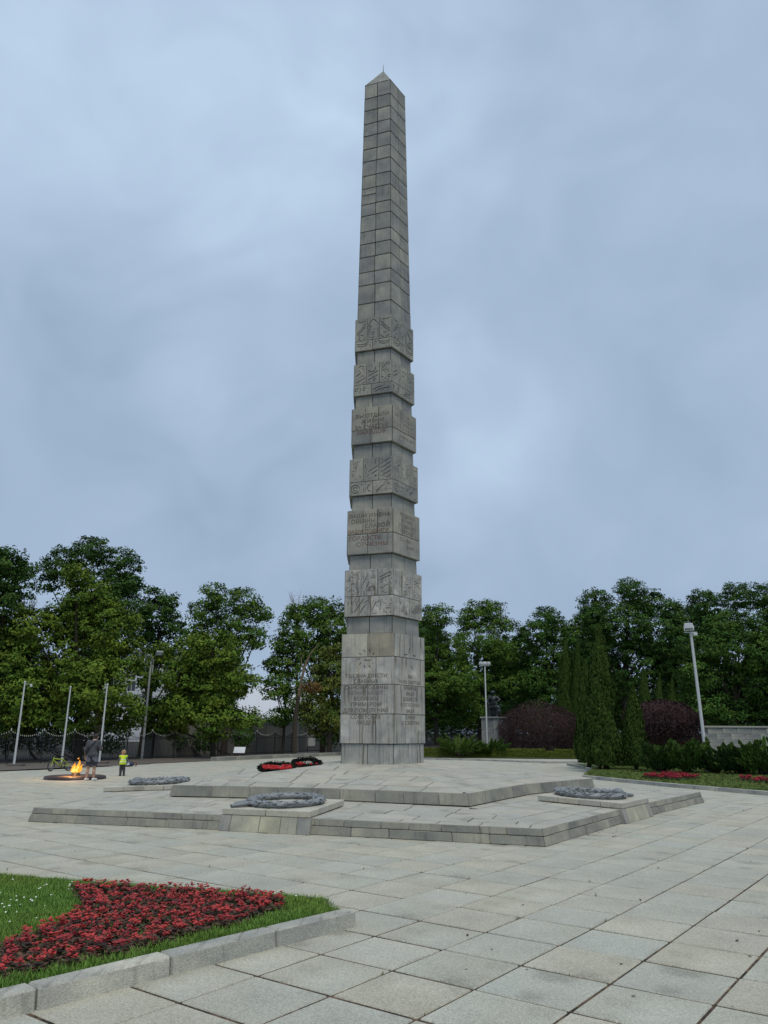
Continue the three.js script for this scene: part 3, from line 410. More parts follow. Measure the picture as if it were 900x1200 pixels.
{
  const kF = [px(419.5, 1086), px(332, 1111.7), px(200, 1147), px(51, 1184), px(-40, 1207)];      // foot of the kerb along the paving
  const a = kF[0], e = kF[4], u = e.clone().sub(a).normalize(), inw = V(u.z, 0, -u.x); if (inw.z > 0) inw.multiplyScalar(-1);
  const kerb = thing('flower_bed_kerb', 'chunky light granite kerb along the edge of the red flower bed', 'kerb', V(0, 0, 0));
  const km = [[.36, .358, .315], [.34, .34, .30], [.375, .37, .325]].map((t) => granite(...t)); let s = 0; const lens = [1.03, 1.09, 1.06, 1.1, 1.05, 1.08], W = .2;
  for (let i = 0; i < lens.length; i++) {
    const P = (t, d, y) => a.clone().addScaledVector(u, t).addScaledVector(inw, d).setY(y), j = rr(-.008, .008), s0 = s + .006, s1 = s + lens[i] - .006, g0 = i === 0 ? .10 : 0;
    part('kerb_stone', hexa([P(s0, j, -.02), P(s1, j, -.02), P(s1, j + .018, KH), P(s0, j + .018, KH), P(s0 + g0, W + .02, -.02), P(s1, W + .02, -.02), P(s1, W, KH), P(s0 + g0, W, KH)], .014), km[i % 3], kerb); s += lens[i];
  }
  const Y = KH + .03, poly = [a.clone().addScaledVector(u, .09).addScaledVector(inw, W), px(393, 1058, Y), px(379, 1047, Y), px(300, 1041, Y), px(200, 1035, Y), px(0, 1020, Y), px(-80, 1015, Y), px(-160, 1012, Y), a.clone().addScaledVector(u, 6).addScaledVector(inw, W)].map((p) => p.setY(0));
  sheet(poly, KH - .035, M(.10, .12, .05, { map: lawnTex, roughness: 1 }), 'lawn', 'green lawn of the raised bed beside the paving', 'lawn');
  const thin = thing('bed_edging', 'thin dark edging behind the lawn of the flower bed', 'kerb'); for (let i = 1; i < 7; i++) { const p = poly[i], q = poly[i + 1]; const L = p.distanceTo(q); const d = q.clone().sub(p); part('edging_strip', box(L, KH, .05, (p.x + q.x) / 2, KH / 2 - .02, (p.z + q.z) / 2 - .02, -Math.atan2(d.z, d.x)), wallTones[i % 5], thin); }
  const fl = [[-30, 1146], [-30, 1106], [0, 1103], [45, 1088], [85, 1072], [98, 1056], [84, 1036], [140, 1036], [220, 1041], [300, 1047], [330, 1053], [328, 1062], [290, 1075], [235, 1088], [160, 1108], [80, 1124]].map(([x, y]) => px(x, y, KH + .02).setY(0));
  sheet(fl, KH - .028, M(.30, .22, .16, { map: soilTex, roughness: 1 }), 'flower_bed_soil', 'brown soil of the red flower bed', 'soil');
  grassPatch('grass', 'short mown grass on the raised bed beside the paving', poly, KH - .035, 24000, .056, .0021, M(1, 1, 1, { roughness: .8 }), [.125, .245, .03], (x, z) => inPoly(x, z, fl) && R() > .03);
  { // daisies in the lawn
    const g = new THREE.CircleGeometry(.011, 6); g.rotateX(-Math.PI / 2 + .3); const m = new THREE.InstancedMesh(g, M(.7, .7, .66), 170), q = new THREE.Object3D(); const dz = [px(25, 1040, KH), px(120, 1034, KH), px(70, 1055, KH), px(50, 1085, KH), px(5, 1090, KH), px(-20, 1050, KH)]; let k = 0; scatter(dz, 34, (x, z) => { q.position.set(x, KH + .035 + rr(0, .02), z); q.rotation.set(rr(-.3, .3), 0, rr(-.3, .3)); q.scale.setScalar(rr(.6, 1.1)); q.updateMatrix(); m.setMatrixAt(k++, q.matrix); }); scatter(poly, 22, (x, z) => { if (inPoly(x, z, fl)) return; q.position.set(x, KH + .035, z); q.updateMatrix(); m.setMatrixAt(k++, q.matrix); }); m.count = k; m.name = 'daisies'; scene.add(m); tag(m, 'tiny white daisies scattered in the mown grass', 'daisies', null, 'stuff'); }
  // bedding plants
  const leafM = M(.10, .045, .028, { roughness: .7 }), leafG = M(.085, .10, .03, { roughness: .7 }), bloom = [M(.38, .020, .016, { roughness: .6 }), M(.46, .032, .024, { roughness: .6 }), M(.30, .015, .014, { roughness: .6 })];
  const petal = (n, rad, sz, y0, up) => { const P = []; for (let i = 0; i < n; i++) { const a = rr(0, 6.28), r = rad * Math.sqrt(R()), y = y0 + rr(-.02, .025) - r * .25, t = rr(0, 6.28), c = V(Math.cos(a) * r, y, Math.sin(a) * r), d = V(Math.cos(t), up * rr(.2, 1), Math.sin(t)).normalize().multiplyScalar(sz * rr(.7, 1.2)), s = V(-Math.sin(t), rr(-.3, .3), Math.cos(t)).multiplyScalar(sz * .42); const b = c.clone(), m = c.clone().addScaledVector(d, .55), e = c.clone().add(d); for (const q of [b, m.clone().add(s), m.clone().sub(s), m.clone().add(s), e, m.clone().sub(s)]) P.push(q.x, q.y, q.z); } const g = new THREE.BufferGeometry(); g.setAttribute('position', new THREE.Float32BufferAttribute(P, 3)); g.computeVertexNormals(); return g; };
  const var_ = [...Array(5)].map(() => ({ l: petal(34, .085, .055, .06, .6), s: petal(12, .07, .06, .05, .5), b: [petal(16, .022, .042, .135, .7), petal(16, .022, .04, .12, .7), petal(12, .02, .038, .14, .7)] }));
  let n = 0; const place = [];
  scatter(fl, 9000, (x, z) => { if (place.length < 285 && place.every((p) => (p[0] - x) ** 2 + (p[1] - z) ** 2 > .122 ** 2)) place.push([x, z]); });
  for (const [x, z] of place) { const v = var_[n % 5], b = thing('red_bedding_plant', 'small bedding plant with red blooms and bronze leaves in the flower bed', 'flower', V(x, KH - .03, z), rr(0, 6.28), 'red plants of the near flower bed'); { const q = rr(.64, .96); b.scale.set(q, q * .78, q); }; part('leaves', v.l, leafM, b); part('leaves', v.s, leafG, b); const bm = bloom[n % 3]; v.b.forEach((g, i) => { if (i === 2 && n % 3 === 0) return; const m = part('bloom', g, bm, b); const a = i * 2.1 + rr(-.4, .4); m.position.set(Math.cos(a) * .045, rr(-.015, .01), Math.sin(a) * .045); }); n++; }
}

// ================================================================ foliage
function leafCloud(list) { // list of {p, n, s, w, c}
  const N = list.length, P = new Float32Array(N * 12), C = new Float32Array(N * 12), I = new Uint32Array(N * 6), t = V(), b = V();
  list.forEach((l, i) => {
    t.set(R() - .5, R() - .5, R() - .5); t.addScaledVector(l.n, -t.dot(l.n)).normalize(); if (l.t) t.copy(l.t); b.crossVectors(l.n, t).normalize();
    const o = 12 * i, f = l.s * .18; const q = [[-.5, 0, 0], [0, .5, f], [.5, 0, 0], [0, -.5, f]];
    q.forEach(([u, v, k], j) => { for (let a = 0; a < 3; a++) P[o + 3 * j + a] = l.p.getComponent(a) + t.getComponent(a) * u * l.s + b.getComponent(a) * v * l.w + l.n.getComponent(a) * k; C[o + 3 * j] = l.c[0]; C[o + 3 * j + 1] = l.c[1]; C[o + 3 * j + 2] = l.c[2]; });
    const v = 4 * i; I.set([v, v + 1, v + 2, v, v + 2, v + 3], 6 * i);
  });
  const g = new THREE.BufferGeometry(); g.setAttribute('position', new THREE.BufferAttribute(P, 3)); g.setAttribute('color', new THREE.BufferAttribute(C, 3)); g.setIndex(new THREE.BufferAttribute(I, 1)); g.computeVertexNormals(); return g;
}
const leafMat = new THREE.MeshPhysicalMaterial({ color: lin(1, 1, 1), vertexColors: true, roughness: .9, specularIntensity: .3 }), crownMat = leafMat;
const bark = M(.17, .15, .125, { map: barkTex, roughness: 1 }), paleBark = M(.34, .30, .24, { map: barkTex, roughness: 1 });
const rnd3 = () => { let v; do v = V(rr(-1, 1), rr(-1, 1), rr(-1, 1)); while (v.lengthSq() > 1 || v.lengthSq() < .02); return v; };
// a broadleaf tree: lobes are [photo x, photo y, photo radius] at the tree's own depth; trunk stands on the ground
function tree(label, z, trunkX, lobesPx, col, o = {}) {
  const dens = (o.dens || 26) * 3.15, ls = o.leaf || .22, gz = rise(at(trunkX, 860, z).x, z), base = V(at(trunkX, 880, z).x, gz - .08, z);
  const T = thing(o.name || 'broadleaf_tree', label, 'tree', base, 0, o.group || 'trees around the square');
  const leaves = [], twigs = [], lob = lobesPx.map(([x, y, r]) => { const c = at(x, y, z), R_ = r / ppm(z) * 1.05; c.z += rr(-.5, .5) * R_ * 1.6; return { c: c.sub(base), r: R_ }; });
  const cen = lob.reduce((s, l) => s.add(l.c), V()).multiplyScalar(1 / lob.length), topY = Math.max(...lob.map((l) => l.c.y));
  lob.forEach((l) => {
    const nCl = Math.max(6, Math.round(4 * Math.PI * l.r * l.r * dens / 34));
    for (let k = 0; k < nCl; k++) {
      const d = rnd3().normalize(), q = mix(.45, 1.02, Math.pow(R(), .55)); const wob = .78 + .5 * fbm3(d.x * 2.2 + l.c.x, d.y * 2.2 + l.c.y, d.z * 2.2 + z, 3);
      const c = l.c.clone().add(V(d.x, d.y * .85, d.z).multiplyScalar(l.r * q * wob)); if (c.y < 1.2) continue;
      const cr = rr(.30, .62) * (o.clump || 1), tone = rr(.72, 1.22), yel = rr(-.12, .16), out = d.clone().add(V(0, .55, 0)).normalize();
      const m = 22 + Math.floor(R() * 22);
      for (let i = 0; i < m; i++) { const e = rnd3(), p = c.clone().add(V(e.x * cr * 1.15, e.y * cr * .62, e.z * cr * 1.15)); const n = out.clone().add(rnd3().multiplyScalar(.95)).normalize(), s = ls * rr(.65, 1.2), v = tone * rr(.85, 1.15); leaves.push({ p, n, s, w: s * rr(.55, .8), c: [col[0] * v * (1 + yel * 1.6), col[1] * v * (1 + yel * .5), col[2] * v] }); }
      if (R() < .22) twigs.push(c);
    }
  });
  // trunk and limbs
  const tr = o.trunk || Math.min(.34, .12 + topY * .013), lean = rr(-.25, .25), tp = V(cen.x * .8, Math.min(topY * .8, cen.y + 1.5), cen.z * .5), wood = [limb([V(0, -.1, 0), V(lean * .4 + cen.x * .1, tp.y * .3, 0), V(cen.x * .45 + lean * .5, tp.y * .65, cen.z * .3), tp], tr, tr * .25, 9)];
  lob.forEach((l) => { const y0 = clamp(l.c.y * .45, topY * .18, tp.y * .9), t = y0 / tp.y, s = V(cen.x * .8 * t * t, y0, cen.z * .4 * t), e = l.c; wood.push(limb([s, s.clone().lerp(e, .5).add(V(rr(-.2, .2), -.25, rr(-.2, .2))), e], tr * .38, .03, 6)); });
  twigs.slice(0, 60).forEach((c) => { let b = lob[0]; for (const l of lob) if (l.c.distanceTo(c) < b.c.distanceTo(c)) b = l; wood.push(limb([b.c.clone(), b.c.clone().lerp(c, .5).add(rnd3().multiplyScalar(.15)), c], .035, .012, 4)); });
  part('trunk', merge(wood), o.bark || bark, T); part('crown', leafCloud(leaves), crownMat, T);
  return T;
}
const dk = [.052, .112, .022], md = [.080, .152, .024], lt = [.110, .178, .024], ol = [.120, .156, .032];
tree('dark tall tree at the far end of the iron fence beyond the flagpoles', -50, -8, [[-12, 672, 40], [-4, 706, 36], [-15, 750, 40], [12, 662, 20], [-10, 800, 40], [-6, 840, 36]], dk);
tree('tall dark crowned tree rising behind the light green maple', -66, 112, [[75, 663, 24], [108, 648, 21], [138, 662, 24], [56, 682, 12], [155, 684, 13], [120, 688, 32], [95, 715, 30], [140, 715, 22], [110, 760, 30]], dk);
tree('broad light green maple behind the flagpoles', -51, 92, [[95, 678, 15], [102, 702, 27], [75, 728, 31], [122, 735, 34], [46, 742, 27], [142, 768, 27], [28, 782, 34], [80, 778, 42], [122, 808, 36], [42, 822, 36], [88, 838, 32], [15, 756, 23], [18, 842, 26], [140, 836, 24]], lt, { dens: 30 });
tree('dark slender tree beside the tall floodlight mast', -60, 165, [[182, 714, 24], [166, 738, 21], [195, 704, 12], [201, 734, 16], [188, 764, 18], [172, 790, 16], [205, 780, 10]], dk);
tree('open crowned tree behind the bushy linden', -64, 262, [[255, 703, 18], [284, 704, 20], [305, 718, 13], [240, 723, 18], [270, 733, 26], [300, 748, 16], [230, 743, 13], [262, 765, 24]], md, { dens: 22 });
tree('bushy light green linden overhanging the iron fence', -55, 250, [[226, 758, 21], [255, 768, 28], [214, 793, 24], [246, 808, 34], [281, 798, 22], [215, 832, 22], [256, 842, 25], [288, 843, 16], [193, 768, 12], [198, 850, 16]], lt, { dens: 30 });
tree('airy tree with a slim trunk beside the snapped trunk', -66, 331, [[336, 778, 20], [324, 808, 17], [343, 742, 15], [330, 756, 14], [348, 720, 13], [346, 805, 14], [350, 830, 15], [322, 780, 12], [330, 838, 12]], md, { trunk: .14, dens: 22 });
tree('tall mid green tree next to the obelisk above the snapped trunk', -70, 378, [[370, 714, 20], [390, 720, 17], [396, 745, 21], [364, 745, 20], [384, 775, 24], [352, 765, 14], [340, 725, 10]], md, { dens: 24 });
tree('low olive green tree behind the snapped trunk', -63, 386, [[386, 792, 23], [376, 826, 24], [398, 840, 24], [392, 765, 14], [370, 850, 14], [410, 800, 20]], ol, { dens: 30 });
tree('leafy tree behind the right edge of the obelisk by the fence', -80, 512, [[512, 724, 18], [503, 755, 22], [530, 760, 25], [508, 800, 28], [538, 800, 27], [516, 832, 24], [485, 770, 22], [480, 815, 24]], md, { dens: 24 });
tree('rounded tree behind the three headed floodlight', -84, 562, [[556, 720, 20], [576, 715, 16], [590, 735, 15], [560, 755, 28], [584, 766, 20], [568, 800, 27], [548, 832, 22], [590, 802, 16]], md, { dens: 24 });
tree('lighter green tree behind the bronze soldier and the thuja trees', -86, 640, [[640, 724, 16], [625, 745, 20], [656, 740, 20], [668, 760, 17], [640, 780, 32], [620, 800, 22], [650, 815, 27], [680, 790, 18], [612, 775, 14]], [.056, .124, .022], { dens: 24 });
tree('big dark lime tree above the tall thuja', -78, 735, [[700, 704, 18], [735, 694, 17], [760, 704, 20], [785, 715, 16], [690, 730, 19], [725, 735, 34], [770, 745, 34], [700, 765, 28], [745, 780, 36], [790, 780, 28], [725, 815, 30]], dk, { dens: 26 });
tree('dark tree behind the leaning floodlight pole', -84, 865, [[825, 710, 22], [860, 700, 18], [890, 700, 18], [916, 720, 26], [842, 740, 28], [886, 740, 32], [930, 700, 24], [945, 760, 36]], dk, { dens: 26 });
tree('broad mid green chestnut behind the granite wall', -62, 862, [[850, 733, 19], [830, 760, 24], [870, 764, 28], [901, 770, 28], [815, 795, 21], [850, 800, 32], [890, 805, 32], [868, 835, 26], [830, 832, 24], [906, 832, 26], [935, 790, 34], [940, 835, 30]], [.054, .116, .02], { dens: 28 });
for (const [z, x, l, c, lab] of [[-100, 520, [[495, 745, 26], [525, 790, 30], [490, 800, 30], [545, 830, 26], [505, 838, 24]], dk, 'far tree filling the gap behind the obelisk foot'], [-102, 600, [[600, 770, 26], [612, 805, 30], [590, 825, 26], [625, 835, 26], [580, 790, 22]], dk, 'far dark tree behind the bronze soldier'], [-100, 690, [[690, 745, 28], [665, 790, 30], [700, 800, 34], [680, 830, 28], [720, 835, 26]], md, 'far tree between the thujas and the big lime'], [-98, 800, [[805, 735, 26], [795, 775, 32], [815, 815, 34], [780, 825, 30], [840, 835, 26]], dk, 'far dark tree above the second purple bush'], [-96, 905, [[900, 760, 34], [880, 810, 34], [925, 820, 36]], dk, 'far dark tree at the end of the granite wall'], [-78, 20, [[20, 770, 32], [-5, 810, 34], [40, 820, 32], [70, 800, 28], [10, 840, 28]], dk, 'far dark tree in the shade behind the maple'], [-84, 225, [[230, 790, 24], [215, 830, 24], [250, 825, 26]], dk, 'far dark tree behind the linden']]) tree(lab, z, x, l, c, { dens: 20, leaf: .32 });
tree('low leafy young tree beneath the slender dark tree', -57, 178, [[178, 800, 13], [168, 826, 14], [190, 830, 15], [178, 848, 14]], md, { trunk: .1 });
// wild shrubs filling the shade under the trees
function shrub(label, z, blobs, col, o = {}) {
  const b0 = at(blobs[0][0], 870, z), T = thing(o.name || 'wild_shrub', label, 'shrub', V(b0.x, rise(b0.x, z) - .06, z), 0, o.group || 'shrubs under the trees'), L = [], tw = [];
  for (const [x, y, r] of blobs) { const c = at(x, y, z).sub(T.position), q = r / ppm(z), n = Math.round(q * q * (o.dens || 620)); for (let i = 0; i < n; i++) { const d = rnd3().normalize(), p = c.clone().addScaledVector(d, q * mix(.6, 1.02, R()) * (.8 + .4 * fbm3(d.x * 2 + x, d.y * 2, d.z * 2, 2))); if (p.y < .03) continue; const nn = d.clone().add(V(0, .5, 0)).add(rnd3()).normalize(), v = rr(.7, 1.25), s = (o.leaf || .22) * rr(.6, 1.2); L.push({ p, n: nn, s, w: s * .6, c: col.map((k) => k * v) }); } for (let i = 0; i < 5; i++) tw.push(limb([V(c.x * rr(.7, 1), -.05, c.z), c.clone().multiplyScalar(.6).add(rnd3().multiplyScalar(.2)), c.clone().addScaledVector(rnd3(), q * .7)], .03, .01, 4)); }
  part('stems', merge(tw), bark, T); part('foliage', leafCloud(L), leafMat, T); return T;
}
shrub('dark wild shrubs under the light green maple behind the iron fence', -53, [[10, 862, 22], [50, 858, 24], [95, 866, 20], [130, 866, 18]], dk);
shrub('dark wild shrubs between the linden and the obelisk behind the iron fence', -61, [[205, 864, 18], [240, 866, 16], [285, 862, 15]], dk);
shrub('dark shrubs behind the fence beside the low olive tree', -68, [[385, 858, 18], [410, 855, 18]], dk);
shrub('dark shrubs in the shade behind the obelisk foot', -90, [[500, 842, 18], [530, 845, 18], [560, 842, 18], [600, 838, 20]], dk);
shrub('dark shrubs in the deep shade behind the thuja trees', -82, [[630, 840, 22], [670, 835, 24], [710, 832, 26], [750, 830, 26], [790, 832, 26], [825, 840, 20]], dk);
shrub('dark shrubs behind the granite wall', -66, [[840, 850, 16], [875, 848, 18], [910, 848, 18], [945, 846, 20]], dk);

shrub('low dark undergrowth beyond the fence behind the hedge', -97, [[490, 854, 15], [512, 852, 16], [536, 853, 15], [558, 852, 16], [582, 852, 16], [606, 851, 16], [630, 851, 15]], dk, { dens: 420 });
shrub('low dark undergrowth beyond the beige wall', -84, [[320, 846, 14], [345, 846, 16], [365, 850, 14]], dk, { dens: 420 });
// conifers: a bent cone clothed in upright sprays
function thuja(label, base, top, hwPx, z, col, o = {}) {
  const b = at(base[0], base[1], z), t = at(top[0], top[1], z); b.y = o.y ?? .1; const T = thing('thuja_tree', label, 'conifer', b, 0, 'thuja trees'), H = t.y - b.y, Rw = hwPx / ppm(z), L = [], n = Math.round(H * Rw * 3000 * (o.k || 1));
  const ax = (k) => V((t.x - b.x) * k * k, H * k, 0);
  for (let i = 0; i < n; i++) { const k = Math.pow(R(), 1.25), a = rr(0, 6.28), prof = Math.pow(1 - k, .72) * (.55 + .45 * sm(0, .18, k)) * 1.15 + .03, lump = .38 + 1.15 * fbm3(Math.cos(a) * 1.5 + b.x, k * H * .8, Math.sin(a) * 1.5, 3), r = Rw * prof * lump * mix(.42, 1.04, Math.sqrt(R())), p = ax(k).add(V(Math.cos(a) * r, rr(-.1, .1), Math.sin(a) * r)); if (p.y < .25) continue; const n1 = V(Math.cos(a), rr(-.2, .5), Math.sin(a)).add(rnd3().multiplyScalar(.6)).normalize(), up = V(Math.cos(a) * .45, 1, Math.sin(a) * .45).add(rnd3().multiplyScalar(.35)); up.addScaledVector(n1, -up.dot(n1)).normalize(); const v = rr(.7, 1.3), s = rr(.09, .18); L.push({ p, n: n1, t: up, s, w: s * .45, c: [col[0] * v, col[1] * v, col[2] * v] }); }
  const w = [limb([V(0, -.1, 0), ax(.4), ax(.93)], Rw * .12 + .04, .02, 7)]; for (let i = 0; i < 26; i++) { const k = rr(.05, .85), a = rr(0, 6.28), r = Rw * (1 - k) * .8; w.push(limb([ax(k), ax(k).add(V(Math.cos(a) * r * .6, .1, Math.sin(a) * r * .6)), ax(k + .03).add(V(Math.cos(a) * r, .3, Math.sin(a) * r))], .03, .01, 4)); }
  if (o.fork) w.push(limb([V(-.45, -.08, .1), V(-.2, .5, .05), ax(.2)], .09, .06, 7));
  part('trunk', merge(w), bark, T); part('foliage', leafCloud(L), leafMat, T); return T;
}
const th = [.042, .078, .014];
thuja('tallest thuja with two bare trunk feet on the kerbed lawn', [711, 905], [701, 733], 24, -38.5, th, { fork: 1 });
thuja('narrow thuja crowding the left flank of the tallest thuja', [690, 893], [686, 774], 15, -42, th);
thuja('small slim thuja between the tallest thuja and the purple bush', [746, 905], [742, 806], 15, -38, th);
thuja('tall thin thuja behind the rounded purple bush by the hedge', [664, 880], [663, 745], 12, -66, th, { y: 0 });
thuja('thin thuja standing between the purple bush and the tall thuja', [676, 880], [678, 752], 10, -66, th, { y: 0 });
thuja('pointed thuja above the purple bush beside the leaning pole', [757, 860], [754, 784], 12, -60, th, { y: 0 });
thuja('short pointed thuja in the middle of a row behind the purple bush', [773, 860], [773, 792], 9, -60, th, { y: 0 });
thuja('short bushy thuja at the end of a row behind the purple bush', [788, 860], [788, 796], 10, -61, th, { y: 0 });
// purple barberries: dense arching twigs with small dark leaves
function barberry(label, cx, cy, rx, ry, z) {
  const c = at(cx, cy, z), w = rx / ppm(z), h = ry / ppm(z), T = thing('barberry_bush', label, 'bush', V(c.x, 0, z), 0, 'purple barberry bushes'), L = [], tw = [], y0 = c.y;
  for (let i = 0; i < 26000; i++) { const d = rnd3().normalize(); const q = mix(.5, 1.0, Math.sqrt(R())) * (.82 + .34 * fbm3(d.x * 3 + cx, d.y * 3, d.z * 3, 3)); const hz = d.y < 0 ? .96 / Math.max(.3, Math.hypot(d.x, d.z)) : 1, p = V(d.x * hz * w * q, y0 + d.y * h * q, d.z * hz * w * .7 * q); if (p.y < .05) continue; const n = d.clone().add(rnd3().multiplyScalar(.9)).normalize(), hang = V(d.x, -.55, d.z).add(rnd3().multiplyScalar(.4)); hang.addScaledVector(n, -hang.dot(n)).normalize(); const v = rr(.85, 1.12), s = rr(.08, .17), warm = R(); L.push({ p, n, t: hang, s, w: s * .4, c: [mix(.056, .072, warm) * v, .037 * v, mix(.040, .036, warm) * v] }); }
  for (let i = 0; i < 40; i++) { const a = rr(0, 6.28), e = V(Math.cos(a) * w * .85, y0 + h * rr(-.3, .7), Math.sin(a) * w * .7); tw.push(limb([V(e.x * .1, -.05, e.z * .1), V(e.x * .5, e.y * .8 + .2, e.z * .5), e], .03, .008, 4)); }
  part('stems', merge(tw), M(.07, .05, .045), T); part('foliage', leafCloud(L), leafMat, T); return T;
}
barberry('rounded dark purple bush behind the clipped hedge', 632, 857, 54, 33, -62.5);
barberry('dark purple bush between the small thuja and the leaning floodlight pole', 776, 848, 47, 27, -46);
// junipers: fans of feathery shoots
function juniper(label, x, z, w, h, y, col, n = 5200) {
  const T = thing('juniper_shrub', label, 'shrub', V(x, y, z), 0, 'spreading junipers'), L = [], tw = [], arms = 46;
  for (let k = 0; k < arms; k++) {
    const a = rr(0, 6.28), el = rr(.12, 1.1), len = rr(.7, 1.05), e = V(Math.cos(a) * Math.cos(el) * w * len, h * (.25 + .75 * Math.sin(el)) * len, Math.sin(a) * Math.cos(el) * w * len * .8), m = e.clone().multiplyScalar(.5).add(V(0, .12, 0)), c = new THREE.QuadraticBezierCurve3(V(0, 0, 0), m, e); tw.push(limb([V(0, -.03, 0), m, e], .022, .006, 4));
    for (let i = 0; i < n / arms; i++) { const t = mix(.25, 1.02, Math.sqrt(R())), p = c.getPoint(Math.min(1, t)).add(rnd3().multiplyScalar(.17 * (1.25 - t))), d = e.clone().normalize().add(V(0, .25, 0)).add(rnd3().multiplyScalar(.6)).normalize(), n1 = rnd3().normalize().add(V(0, .6, 0)); n1.addScaledVector(d, -n1.dot(d)).normalize(); const v = rr(.65, 1.35), s = rr(.12, .26); L.push({ p, n: n1, t: d, s, w: s * .28, c: col.map((q) => q * v) }); }
  }
  part('stems', merge(tw), bark, T); part('foliage', leafCloud(L), leafMat, T); return T;
}
const jg = [.075, .140, .026], jd = [.058, .112, .026];
for (const [x, y, z, w, h, lab] of [[775, 905, -36, 1.3, 1.25, 'spreading juniper next to the small slim thuja'], [806, 905, -35.5, 1.35, 1.35, 'spreading juniper at the foot of the leaning floodlight pole'], [838, 905, -35.5, 1.35, 1.3, 'spreading juniper in front of the end of the granite wall'], [868, 905, -35, 1.4, 1.3, 'spreading juniper in front of the granite wall behind the red flower strip'], [896, 905, -34, 1.4, 1.4, 'spreading juniper furthest along the granite wall'], [925, 905, -34, 1.4, 1.35, 'spreading juniper past the end of the red flower strip']]) { const p = at(x, y, z); juniper(lab, p.x, z, w * 1.15, h * 1.22, .1, h > 1.3 ? jg : jd, 9000); }
{ const p = at(538, 880, -59.5), q = at(572, 880, -60); juniper('feathery juniper behind the hedge beside the obelisk', p.x, -59.5, 2.1, 1.9, .05, [.085, .145, .026], 8000); juniper('feathery juniper around the three headed floodlight', q.x, -60, 2.0, 1.6, .05, jg, 7000); }
// clipped hedge
{
  const a = px(496, 887), b = px(688, 889), T = thing('clipped_hedge', 'low clipped yellow green hedge along the far kerb', 'hedge', a.clone()), d = b.clone().sub(a), L = []; const len = d.length(), u = d.clone().normalize(), nrm = V(-u.z, 0, u.x);
  for (let i = 0; i < 30000; i++) { const s = rr(0, len), face = R(), w = i % 3 ? .28 : rr(.1, .26), h = .60 + .05 * fbm3(s * .8, 1, 0, 2) - (Math.abs(s - len * .78) < .35 ? .14 : 0); let y, v, n; if (face < .45) { y = h + rr(-.06, .03); v = rr(-w, w); n = V(0, 1, 0); } else { y = rr(.04, h); v = (face < .8 ? 1 : -1) * w + rr(-.05, .03); n = nrm.clone().multiplyScalar(Math.sign(v)); } const p = u.clone().multiplyScalar(s).addScaledVector(nrm, v).setY(y), q = rr(.65, 1.3), z = rr(.06, .11); L.push({ p, n: n.add(rnd3().multiplyScalar(.9)).normalize(), s: z, w: z * .6, c: [.135 * q, .175 * q, .03 * q] }); }
  part('foliage', leafCloud(L), leafMat, T);
}
